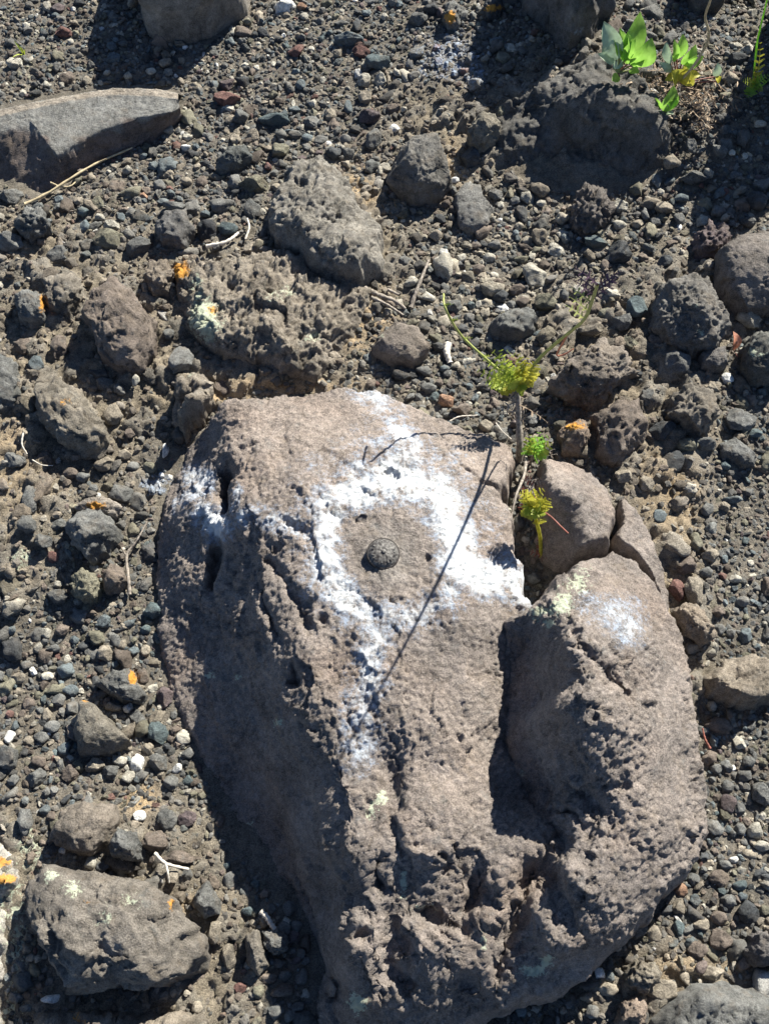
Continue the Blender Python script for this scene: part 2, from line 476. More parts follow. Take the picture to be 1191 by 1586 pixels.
MAIN_PTS = [(345,630,5),(430,612,5.2),(530,598,5.2),(640,625,5.6),(740,668,6),(805,692,6),(400,690,7.8),(520,680,7.6),(640,700,8.2),(740,730,8.4),
 (352,700,6.6),(385,790,8.8),(375,740,7.8),(460,780,9.6),(591,858,10.2),(530,850,10.1),(700,830,9.8),(790,820,8.8),(812,900,8.4),(640,780,9.7),
 (480,880,10),(432,930,8.8),(560,960,10),(690,960,9.8),(760,960,9),
 (315,760,4.6),(295,770,4.2),(268,780,1.4),(245,790,0),(318,700,3.0),(300,720,2.0),(270,720,.5),
 (312,830,4.4),(330,865,5.0),(285,905,3.0),(255,900,.6),(345,930,4.2),(385,900,6.6),(395,960,6.8),(372,1000,4.4),(305,1000,1.2),(250,1010,0),
 (445,1020,8.7),(402,1060,5.2),(345,1100,1.4),(270,1080,-.5),(475,1100,8.8),(432,1130,5.6),(395,1190,1.0),(330,1240,-1),
 (560,1060,9.8),(660,1040,9.8),(720,1090,9),(505,1200,8.3),(474,1220,4.8),(430,1290,0),(400,1340,-1.5),
 (600,1190,8.0),(640,1160,8.8),(700,1180,8.8),(740,1230,7.8),(535,1290,7.5),(508,1330,4.8),(488,1380,1.2),(472,1440,-1),
 (575,1280,7.5),(680,1250,8.3),(740,1300,7.2),(700,1370,6.2),(650,1330,7.4),(570,1360,5.9),(555,1430,4.6),(530,1490,3.4),(508,1500,.4),(500,1580,-.5),
 (650,1430,5.4),(685,1470,5),(700,1550,2.2),(780,1460,4.4),(805,1400,5.2),(840,1350,5.4),(830,1480,4),(855,1530,1.8),(760,1550,2),(900,1500,1.5),
 (580,1560,2),(560,1640,0),(720,1640,0),(900,1100,3),(930,1250,3),(835,1230,3.5),(795,1100,5.5),(765,1240,7.6),(795,1285,7.4),(818,1318,7.2),(780,1340,7.0),(750,1190,7.8),(850,1335,6.8),(866,1395,6.6),(882,1465,5.6),(905,1350,5.6),(930,1420,4.4)]
MAIN_PTS = [(u, v, z + (np.clip((v - 1150) / 350.0, 0, 1) * 3.0 if z > 1.45 and v < 1600 else 0)) for u, v, z in MAIN_PTS]
MAIN_OUT = [(322,650,3),(350,622,4),(430,610,4.5),(530,596,4.5),(590,600,5),(640,622,5),(700,650,5),(745,667,5),(802,690,5),(806,715,6),(797,745,6),(783,778,6),(800,815,6),
 (803,868,6),(820,905,6),(815,930,6),(835,965,3),(900,1000,0),(950,1100,0),(980,1200,0),(980,1300,0),(950,1400,0),(905,1515,.5),(862,1548,0),(800,1562,0),(720,1610,0),(600,1660,0),(500,1660,0),
 (478,1560,0),(473,1460,0),(455,1420,0),(400,1352,0),(345,1300,0),(328,1240,0),(290,1150,0),(255,1080,0),(240,1000,0),(235,900,0),(240,800,0),(258,735,0),(285,690,.8)]
SMOOTH = [(600,650,230,60,1),(740,760,90,110,1),(600,850,110,110,.8),(780,900,60,70,.9),(690,1000,90,80,.5),(680,1230,70,60,.5),(400,1260,60,110,.9),(300,1080,60,80,.8),(680,1480,40,40,.3)]

def main_relief(x, y, u, v, P):
    s = 1 - 0.88 * blob(u, v, SMOOTH)
    w = P + np.stack([0.006 * perlin(P * 45, 41) + 0.0022 * perlin(P * 160, 45), 0.006 * perlin(P * 45, 42) + 0.0022 * perlin(P * 160, 46), 0.004 * perlin(P * 45, 43)], -1)
    rot = np.stack([w[..., 0] * 0.95 + w[..., 1] * 0.3, -w[..., 0] * 0.3 + w[..., 1] * 0.95, w[..., 2]], -1)
    a = 1 + 0.15 * sstep(1080, 1300, v)
    big = fbm(rot * np.array([15, 9, 12]), 2, 21, 0.5)
    c1 = chunk3(rot * np.array([30, 18, 24]), 23); c2 = chunk3(rot * np.array([74, 52, 62]), 25); c3 = chunk3(rot * np.array([190, 160, 180]), 26)
    fin = fbm(P * 210, 4, 27, 0.72)
    patch = sstep(-0.15, 0.35, perlin(P * 12, 28))                     # rough and rubbed patches
    return s * ((a + 0.5 * sstep(1150, 1300, v)) * 0.0095 * big + a * 0.0046 * c1 + 0.0018 * c2 * (0.35 + patch) + 0.0009 * c3 * (0.5 + patch)) + 0.0015 * fin * (0.6 + s) + (1 - s) * (0.0035 * fbm(P * 22, 3, 29) + 0.0007 * c2 + 0.0006 * c3)

PAINT_STROKES = [  # photo polylines, half width px, strength
    ([(570,608),(605,640),(628,690),(640,745)], 34, .62), ([(600,640),(640,690),(650,740)], 26, .7),
    ([(512,800),(522,772),(560,752),(610,738),(660,757),(688,790),(702,830),(708,870)], 50, 1.0),
    ([(700,850),(740,885),(812,905)], 42, 1.1),
    ([(512,790),(502,830),(517,880),(540,918),(585,945)], 46, 1.0), ([(575,945),(640,958),(690,930),(708,880)], 40, .58), ([(500,800),(510,760),(560,730),(620,715),(680,745),(715,800),(725,870)], 80, .42), ([(495,800),(488,840),(505,900),(560,960)], 66, .42),
    ([(585,955),(578,1020),(566,1080),(560,1130),(558,1165)], 42, .68),
    ([(495,815),(440,808),(390,798),(362,800)], 32, .62), ([(308,745),(304,775),(318,800),(340,815)], 30, .95), ([(368,755),(362,805)], 12, .6),
    ([(272,770),(268,800)], 6, .6), ([(515,745),(555,705),(600,690)], 40, .42)]
def main_paint(V, u, v):
    m = np.zeros(len(V))
    for pl, hw, st in PAINT_STROKES:
        d, _ = seg_dist(u, v, pl)
        m = np.maximum(m, st * (1 - np.clip((d - hw * 0.12) / (hw * 1.2), 0, 1)))
    inner = np.exp(-((((u - 600) / 68) ** 2 + ((v - 862) / 76) ** 2) ** 3))
    return m * (1 - 0.92 * inner) * np.clip(0.9 + 0.55 * perlin(V * 32, 85) + 0.5 * perlin(V * 85, 86), 0.35, 1.15)
LICH = [(325,1047,12,9,.55),(370,1050,9,8,.5),(590,1238,16,18,.5),(575,1258,14,14,.5),(625,1370,8,30,.5),(660,1408,30,8,.45),(555,1555,20,22,.6),(825,1505,26,14,.62),(845,1490,14,10,.6),(750,1460,10,20,.42),(390,1285,20,16,.3),(430,1120,14,10,.4)]
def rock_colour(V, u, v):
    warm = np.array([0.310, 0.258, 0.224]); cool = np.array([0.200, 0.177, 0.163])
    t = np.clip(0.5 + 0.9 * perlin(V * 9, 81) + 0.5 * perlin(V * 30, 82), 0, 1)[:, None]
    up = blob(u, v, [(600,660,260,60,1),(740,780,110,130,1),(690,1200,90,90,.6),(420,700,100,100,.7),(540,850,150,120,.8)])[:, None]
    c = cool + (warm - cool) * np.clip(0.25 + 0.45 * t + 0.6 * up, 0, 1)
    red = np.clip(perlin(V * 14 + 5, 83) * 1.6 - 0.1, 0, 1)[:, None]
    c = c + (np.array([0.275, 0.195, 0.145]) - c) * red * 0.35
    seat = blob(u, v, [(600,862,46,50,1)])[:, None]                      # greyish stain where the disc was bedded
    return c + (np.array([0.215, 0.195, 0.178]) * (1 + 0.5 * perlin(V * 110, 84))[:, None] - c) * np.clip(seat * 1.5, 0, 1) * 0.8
MAIN_GROOVES = [([(352,722,6),(350,760,6),(348,800,6)], .75, 4.0), ([(340,835,5),(330,870,5),(322,915,4)], .6, 3.2),
 ([(598,1165,8),(601,1200,8),(612,1260,7.5),(620,1330,7),(625,1400,6)], .9, .5), ([(748,1350,7),(735,1380,6.5),(718,1440,5.5)], .8, 2.0),
 ([(600,1430,5),(605,1500,4),(640,1548,3)], 1.3, 2.6), ([(838,1330,5.5),(800,1400,5),(772,1480,4.5),(765,1545,3)], 1.0, 2.4), 
 ([(640,1408,6),(690,1430,6),(715,1440,6)], .5, 1.5), ([(525,1510,3),(520,1560,2)], .9, 2.0), ([(585,1330,6),(590,1385,5.5)], .5, 1.4),
 ([(770,770,7),(790,790,7)], .7, 1.5), ([(735,745,8.3),(765,752,8.3),(790,762,8)], .22, .8), ([(690,690,8),(720,725,8.2),(745,748,8.3)], .15, .35),
 ([(440,900,9),(470,940,9),(478,990,9)], .7, 1.2), ([(410,860,8.5),(440,905,8.5)], .6, 1.1), ([(455,1030,8),(460,1060,8)], .5, 1.6),
 ([(395,880,7.5),(420,960,7.5),(440,1010,7.5)], .5, 1.1), ([(600,930,10),(622,938,10)], .3, .8), ([(430,800,9.2),(480,830,9.8)], .5, .7)]
MAIN_POCK = [(607,730,9,.45,.7),(457,1055,8,.7,1.2),(660,865,10,.35,.5),(560,800,10,.3,.4),(430,845,9,.5,.8),(500,960,9.5,.6,.8),(505,1340,4,.8,.8),(540,1380,5,.8,.9),(660,1290,7.5,.8,.6),(690,1345,6.5,.9,.7),(565,1455,4.5,.8,.9),(720,1520,3.5,.9,1.0),(680,1478,7,3.0,-1.3),(800,1372,8,2.3,-1.1),(562,1320,8,2.0,-.4),(665,1265,9,3.4,-.7),(832,1482,6.5,2.1,-1.0),(757,1425,7,1.1,-.9),(545,1430,6.5,1.6,-.8),(560,1545,4.5,2.0,-.9),(790,1530,4.5,1.5,-.8),(530,1235,8,1.7,-.7)]
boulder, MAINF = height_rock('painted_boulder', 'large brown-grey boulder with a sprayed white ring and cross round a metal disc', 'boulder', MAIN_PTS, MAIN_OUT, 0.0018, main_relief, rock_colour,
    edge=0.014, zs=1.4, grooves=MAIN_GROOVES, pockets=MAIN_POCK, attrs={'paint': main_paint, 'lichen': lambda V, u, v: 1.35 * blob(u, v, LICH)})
def main_z(x, y): return MAINF[0](np.asarray(x, float), np.asarray(y, float))

# the block split off its right side
BLK_PTS = [(945,850,7),(905,875,8.5),(850,915,9.5),(800,955,9.2),(775,985,8),(870,960,12),(880,1010,13.8),(872,1085,13.8),(872,1160,11.4),(905,1240,9.8),
 (960,940,10.8),(1000,980,9.6),(1028,980,7),(950,1060,12.8),(1000,1120,11.5),(1045,1090,7.4),(1058,1180,6.5),(1072,1250,5.6),(1000,1270,10),(940,1300,10.2),(1030,1330,7.2),(960,1370,9.2),(1000,1410,6),
 (950,1460,6.4),(895,1420,9),(885,1490,6.6),(905,1515,4),(860,1345,8.8),(858,1400,8),
 (805,1010,7.2),(782,1070,6),(765,1130,5.2),(780,1200,4.4),(815,1270,4.2),(838,1320,4.6),(838,1180,8.2),(842,1080,9.4),(840,1010,10),(856,1270,8.0)]
BLK_OUT = [(945,846,6),(895,866,7),(850,898,7),(822,930,7.5),(790,950,7.5),(768,972,6),(756,1020,5),(742,1080,4.5),(734,1140,4),(752,1200,4),(790,1260,3.6),(825,1325,3.6),(840,1390,3),(862,1460,2.5),(880,1510,1),
 (908,1522,0),(950,1475,0),(1000,1425,0),(1058,1360,0),(1085,1295,0),(1082,1220,.5),(1066,1130,1),(1058,1040,1.5),(1040,975,2.5),(1018,915,4),(985,868,5)]
def blk_relief(x, y, u, v, P):
    s = 1 - 0.85 * blob(u, v, [(980,930,70,80,1),(1040,1050,30,120,.9),(930,880,50,40,.8),(1035,1200,40,130,.95),(985,1220,50,120,.55),(990,1370,60,70,.9),(930,1460,40,50,.8),(800,1120,45,150,.85),(820,1000,30,60,.8)])
    f1, cid = worley3(P * 105, 52)
    pit = np.maximum(0, 1 - f1 / 0.42) * (cid > 0.6)
    w = P + 0.006 * np.stack([perlin(P * 40, 43), perlin(P * 40, 44), 0 * x], -1)
    return s * (0.006 * fbm(w * 18, 2, 91, .5) + 0.0042 * chunk3(w * 40, 95) + 0.0028 * chunk3(w * 95, 96)) + 0.0016 * chunk3(w * 200, 97) * (.35 + s) - (0.0005 + 0.0022 * s) * pit + 0.0013 * fbm(P * 210, 4, 98, .72) * (0.6 + s) + 0.003 * (1 - s) * fbm(P * 24, 2, 99)
BLK_LICH = [(845,945,30,12,.62),(870,935,24,28,.65),(895,905,26,20,.55),(850,965,20,14,.45),(905,880,20,14,.35),(808,1200,6,10,.5),(818,1240,8,14,.45),(830,960,18,14,.4)]
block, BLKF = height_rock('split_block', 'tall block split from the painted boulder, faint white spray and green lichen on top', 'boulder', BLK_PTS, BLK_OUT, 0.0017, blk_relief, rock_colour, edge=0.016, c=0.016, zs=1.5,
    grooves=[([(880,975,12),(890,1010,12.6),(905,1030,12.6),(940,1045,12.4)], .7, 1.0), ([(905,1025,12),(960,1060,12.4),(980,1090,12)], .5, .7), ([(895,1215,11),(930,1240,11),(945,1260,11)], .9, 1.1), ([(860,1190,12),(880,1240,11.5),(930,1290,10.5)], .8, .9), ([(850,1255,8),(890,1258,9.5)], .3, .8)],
    pockets=[(970,1210,11.5,.8,.6),(915,1120,13,.5,.4)],
    attrs={'lichen': lambda V, u, v: 1.15 * blob(u, v, BLK_LICH), 'paint': lambda V, u, v: blob(u, v, [(955,950,52,34,.56),(975,975,32,32,.6),(915,935,34,24,.45)])})

def slab_relief(x, y, u, v, P):
    return 0.0008 * chunk2(x * 120, y * 120, 9) + 0.002 * fbm(P * 25, 3, 101) + 0.0010 * fbm(P * 160, 4, 102, .65) + 0.0012 * billow(P * 70, 2, 103)
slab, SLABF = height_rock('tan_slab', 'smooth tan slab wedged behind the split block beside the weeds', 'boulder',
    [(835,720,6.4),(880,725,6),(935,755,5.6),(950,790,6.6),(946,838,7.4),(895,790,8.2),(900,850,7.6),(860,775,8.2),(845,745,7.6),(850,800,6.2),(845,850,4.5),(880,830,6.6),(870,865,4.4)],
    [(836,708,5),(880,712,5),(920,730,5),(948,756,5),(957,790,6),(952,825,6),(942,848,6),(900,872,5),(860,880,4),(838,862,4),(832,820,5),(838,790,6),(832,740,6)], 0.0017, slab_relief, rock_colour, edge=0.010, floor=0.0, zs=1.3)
sliver, _ = height_rock('slab_sliver', 'thin rock sliver along the crack right of the tan slab', 'boulder',
    [(962,790,5.6),(985,815,5),(1005,850,4.4),(1020,890,3.8),(1030,940,3),(960,835,6),(985,862,5.4),(1010,900,4.4),(1028,955,3),(975,780,4.4)],
    [(955,768,4),(975,776,3.6),(1000,815,3),(1022,865,2.6),(1036,930,2),(1040,965,2),(1028,958,3),(1014,905,4),(985,866,5),(962,846,5.4),(953,838,5.4),(962,800,5.4)], 0.0015, slab_relief, rock_colour, edge=0.006, floor=0.0, zs=1.3)
def loft_rock(name, label, cat, lines, colour, relief, nu=150, nv=26):
    """a rock skin lofted over 3-D guide lines (photo u, v, height cm), back to front"""
    L = [uvz(spl) for spl in lines]
    t = np.linspace(0, 1, nu)
    rows = []
    for q in L:
        sgm = np.r_[0, np.cumsum(np.linalg.norm(np.diff(q, axis=0), axis=1))]; sgm /= sgm[-1]
        rows.append(np.stack([np.interp(t, sgm, q[:, k]) for k in range(3)], -1))
    rows = np.array(rows); rows = np.concatenate([rows, rows[-1:] + np.array([0, 0.001, -0.03])]); out = []
    for k in range(len(rows) - 1):
        for j in range(nv): out.append(rows[k] + (rows[k + 1] - rows[k]) * j / nv)
    out.append(rows[-1]); G = np.array(out)
    for _ in range(3): G[1:-1] = G[1:-1] * .5 + (G[:-2] + G[2:]) * .25            # worn edges
    du = np.gradient(G, axis=1); dv = np.gradient(G, axis=0); n = np.cross(dv, du); n /= np.linalg.norm(n, axis=-1)[..., None] + 1e-9
    n = np.where(n[..., 2:3] < -0.2, -n, n)
    P = G.reshape(-1, 3); u, v = proj(P); kk = np.repeat(np.arange(len(out)) / nv, nu)
    V = P + n.reshape(-1, 3) * relief(P, kk)[:, None]
    o = mesh_obj(name, V, grid_faces(nu, len(out))[:, ::-1], STONE, attrs={'Col': colour(V, kk)})
    tag(o, label, cat); lo = np.concatenate([rows[0][:, :2], rows[-1][::-1, :2]]); BLOCKED.append(lo)
    return o
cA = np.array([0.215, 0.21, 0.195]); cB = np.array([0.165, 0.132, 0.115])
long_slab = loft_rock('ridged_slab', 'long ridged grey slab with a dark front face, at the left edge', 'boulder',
    [[(-90,190,-1),(0,172,-1),(75,158,-1),(175,141,-1),(240,142,-1),(284,150,-1)],
     [(-90,186,5.5),(0,169,5.6),(75,153,5.8),(130,143,5.9),(178,136,5.9),(240,137,5.6),(276,143,4.6)],
     [(-90,196,5.9),(0,179,6.0),(75,162,6.1),(130,151,6.1),(178,146,6.1),(240,148,5.8),(276,153,4.8)],
     [(-90,215,5.3),(0,205,5.5),(48,187,5.9),(86,238,5.3),(150,203,5.5),(205,184,5.4),(262,173,4.9),(279,166,3.8)],
     [(-90,300,.2),(0,290,.2),(30,303,.2),(60,318,.2),(100,298,.2),(150,262,.2),(232,226,.2),(283,186,.2)]],
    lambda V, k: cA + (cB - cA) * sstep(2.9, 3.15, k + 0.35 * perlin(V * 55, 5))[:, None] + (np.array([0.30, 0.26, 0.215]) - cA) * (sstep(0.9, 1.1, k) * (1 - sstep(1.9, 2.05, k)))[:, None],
    lambda P, k: 0.0012 * fbm(P * 30, 3, 111) + 0.0009 * fbm(P * 190, 4, 112, .7) + 0.0008 * chunk3(P * 110, 110) + 0.0022 * chunk3(P * 62, 113) * sstep(2.9, 3.3, k))
shade_boulder, SHF = height_rock('boulder', 'big dark boulder under the broad-leaved weeds, front face in shadow', 'boulder',
    [(862,135,8.2),(900,110,9.3),(940,105,9.6),(985,130,9.6),(1020,165,9.4),(850,165,7.4),(885,160,9.6),(930,165,9.9),(975,180,9.7),(1015,195,9),(860,205,5),(900,222,5),(950,232,5),(995,240,5),(1030,225,5.8),(850,260,1.5),(900,280,1.5),(950,290,1.2),(1000,285,1.4),(870,303,-.5),(930,310,-.5),(990,304,-.5),(800,235,3.6),(820,185,6.0),(775,262,1),(780,210,4.4),(740,235,1.6),(760,190,3.2)],
    [(725,250,0),(740,205,1.5),(775,170,3),(820,150,5),(848,128,6),(895,98,7.5),(945,92,8),(990,118,8),(1030,160,8),(1050,200,7),(1047,240,4.5),(1015,285,1),(985,308,0),(930,314,0),(860,310,0),(800,290,0)], 0.0022,
    lambda x, y, u, v, P: 0.009 * fbm(P * 16, 3, 121) + 0.006 * chunk3(P * 38, 122) + 0.003 * chunk3(P * 100, 123) + 0.0018 * fbm(P * 150, 3, 124), lambda V, u, v: np.array([0.125, 0.118, 0.108]) * (1 + 0.4 * perlin(V * 25, 125))[:, None], edge=0.012, c=0.015)

def crust_field(name, label, poly, h, colr, lump=1.0, lich=(), orange=(), short=None, dz=0.0, step=0.0020, cat='rock', seed=0):
    """low knobbly rock grown together with the soil"""
    poly = np.array(poly, float); cu, cv = poly.mean(0)
    g = float(ground_z(*at(cu, cv, 0.02)[:2])) * 100 + dz
    pts = [(u, v, g + 0.35 * h) for u, v in poly] + [(cu + (u - cu) * .6, cv + (v - cv) * .6, g + h * (0.95 + 0.1 * math.sin(k * 2.1 + seed))) for k, (u, v) in enumerate(poly)] + [(cu, cv, g + h)]
    def rel(x, y, u, v, P):
        wx = x + 0.006 * perlin(P * 50, 131); wy = y + 0.006 * perlin(P * 50, 132)
        f1, _, i1 = worley2(wx * 34 + seed, wy * 34, 133); f2, _, i2 = worley2(wx * 80 + seed, wy * 80, 134); f3, _, i3 = worley2(x * 150, y * 150 + seed, 135)
        return lump * (0.004 * (np.maximum(0, 1 - (f1 / .7) ** 2) * (.3 + i1) - .3) + 0.002 * np.maximum(0, 1 - (f2 / .65) ** 2) * i2 - 0.0022 * np.maximum(0, 1 - f3 / .5) * (i3 > .8) + 0.012 * fbm(P * 15 + seed, 2, 140) + 0.0055 * chunk3(P * 34 + seed, 141)) + (0.0026 * chunk3(P * 85 + seed, 136) + 0.0016 * chunk3(P * 190, 142)) * (.4 + lump) + 0.0018 * fbm(P * 190, 4, 137, .7)
    c0 = np.array(C[colr] if isinstance(colr, str) else colr) * 1.15
    o, F = height_rock(name, label, cat, pts, [(u, v, g + 0.1 * h) for u, v in poly], step, rel, lambda V, u, v: np.clip(c0 * (1 + 0.4 * perlin(V * 26 + seed, 138) + 0.25 * perlin(V * 90, 139))[:, None], .01, 1), edge=0.012, floor=g * 0.01 - 0.02, c=0.02,
        attrs={'lichen': lambda V, u, v: blob(u, v, lich), 'orange': lambda V, u, v: blob(u, v, orange)})
    NAMED.append((F[1].mean(0), float(np.ptp(F[1], 0).mean() / 2), short or label))
    return o
NAMED = []                                        # (centre xy, radius, short phrase)

# ------------------------------------------------------------------ loose rocks with traced outlines
def facet(p, n, lo, hi, rng):
    q = p.copy()
    for _ in range(n):
        a = rng.normal(size=3); a /= np.linalg.norm(a)
        d = rng.uniform(lo, hi); s = q @ a
        q = q - np.clip(s - d, 0, None)[:, None] * a
    return q

def rock(name, label, poly, h, colr, sub=4, rough=1.0, flat=0.62, nf=11, seed=0, tilt=(0, 0), pits=0.0, lich=(), orange=(), paint=(), sink=0.5, short=None, blocked=True, cat='rock', dz=0.0):
    rng = np.random.default_rng(1000 + seed)
    poly = np.array(poly, float); h = h * 0.01
    c0 = at(poly[:, 0].mean(), poly[:, 1].mean(), 0.02)
    g = float(ground_z(c0[0], c0[1])) + dz
    pw = at(poly[:, 0], poly[:, 1], g + 0.22 * h)[:, :2]
    lo, hi = pw.min(0), pw.max(0); cen = (lo + hi) / 2
    if not inside(np.array([cen[0]]), np.array([cen[1]]), pw)[0]: cen = pw.mean(0)
    # radius as a function of the angle, by ray casting against the outline
    th = np.linspace(-math.pi, math.pi, 181)
    R = np.zeros(181)
    for k, t in enumerate(th):
        d = np.array([math.cos(t), math.sin(t)])
        for a, b in zip(pw, np.roll(pw, -1, 0)):
            e = b - a; den = d[0] * e[1] - d[1] * e[0]
            if abs(den) < 1e-12: continue
            w = a - cen
            s = (w[0] * e[1] - w[1] * e[0]) / den; q = (w[0] * d[1] - w[1] * d[0]) / den
            if s > 0 and -1e-6 <= q <= 1 + 1e-6: R[k] = max(R[k], s)
    p, F = ICO[sub]
    q = facet(p, nf, 0.74, 0.94, rng)
    q = q + p * (0.06 * perlin(p * 2.1 + seed * 3.7, 201) * rough)[:, None]
    ang = np.arctan2(p[:, 1], p[:, 0]); r = np.interp(ang, th, R)
    s = float(np.mean(R))
    zz = np.sign(q[:, 2]) * np.abs(q[:, 2]) ** flat
    z = np.where(zz > 0, zz * h * 1.05, zz * max(sink * h, 0.010))
    xy = q[:, :2] * r[:, None]
    z = z + np.where(zz > 0, (xy @ np.array(tilt)) * zz, 0)
    V = np.stack([xy[:, 0] + cen[0], xy[:, 1] + cen[1], z + g], 1)
    nrm = p * np.array([1, 1, 1.3]); nrm /= np.linalg.norm(nrm, axis=1)[:, None]
    L = V - np.array([cen[0], cen[1], g])
    k = 1 / s
    d = rough * s * (0.05 * fbm(L * k * 1.7 + seed, 2, 211, .5) + 0.075 * chunk3(L * k * 2.4 + seed, 212) + 0.018 * billow(L * k * 4.5 + seed, 2, 214, .55)) + rough * (0.0016 * chunk3(L * 110 + seed, 213) + 0.0010 * chunk3(L * 260 + seed, 215)) + rough * 0.0010 * fbm(L * 220 + seed, 3, 217, .65)
    if pits:
        f1, cid = worley3(L * 130 + seed, 61)
        d = d - pits * 0.0026 * np.maximum(0, 1 - f1 / 0.55) * (cid > 0.35)
        d = d + pits * 0.0022 * billow(L * 95 + seed, 2, 219)
    V = V + nrm * d[:, None]
    u, v = proj(V)
    cc = np.array(C[colr] if isinstance(colr, str) else colr) * 1.15
    Cv = cc * (1 + 0.35 * perlin(L * 28 + seed, 221) + 0.25 * perlin(L * 90 + seed, 222))[:, None]
    # dust gathered near the soil line
    A = {'Col': np.clip(Cv, 0.01, 1)}
    if lich: A['lichen'] = blob(u, v, lich)
    if orange: A['orange'] = blob(u, v, orange)
    if paint: A['paint'] = blob(u, v, paint)
    base = np.array([cen[0], cen[1], g])
    o = mesh_obj(name, V - base, F, STONE, attrs=A)
    o.location = base.tolist()
    tag(o, label, cat)
    if blocked: BLOCKED.append(cen + (pw - cen) * 0.93)
    NAMED.append((cen, s, short or label))
    return o

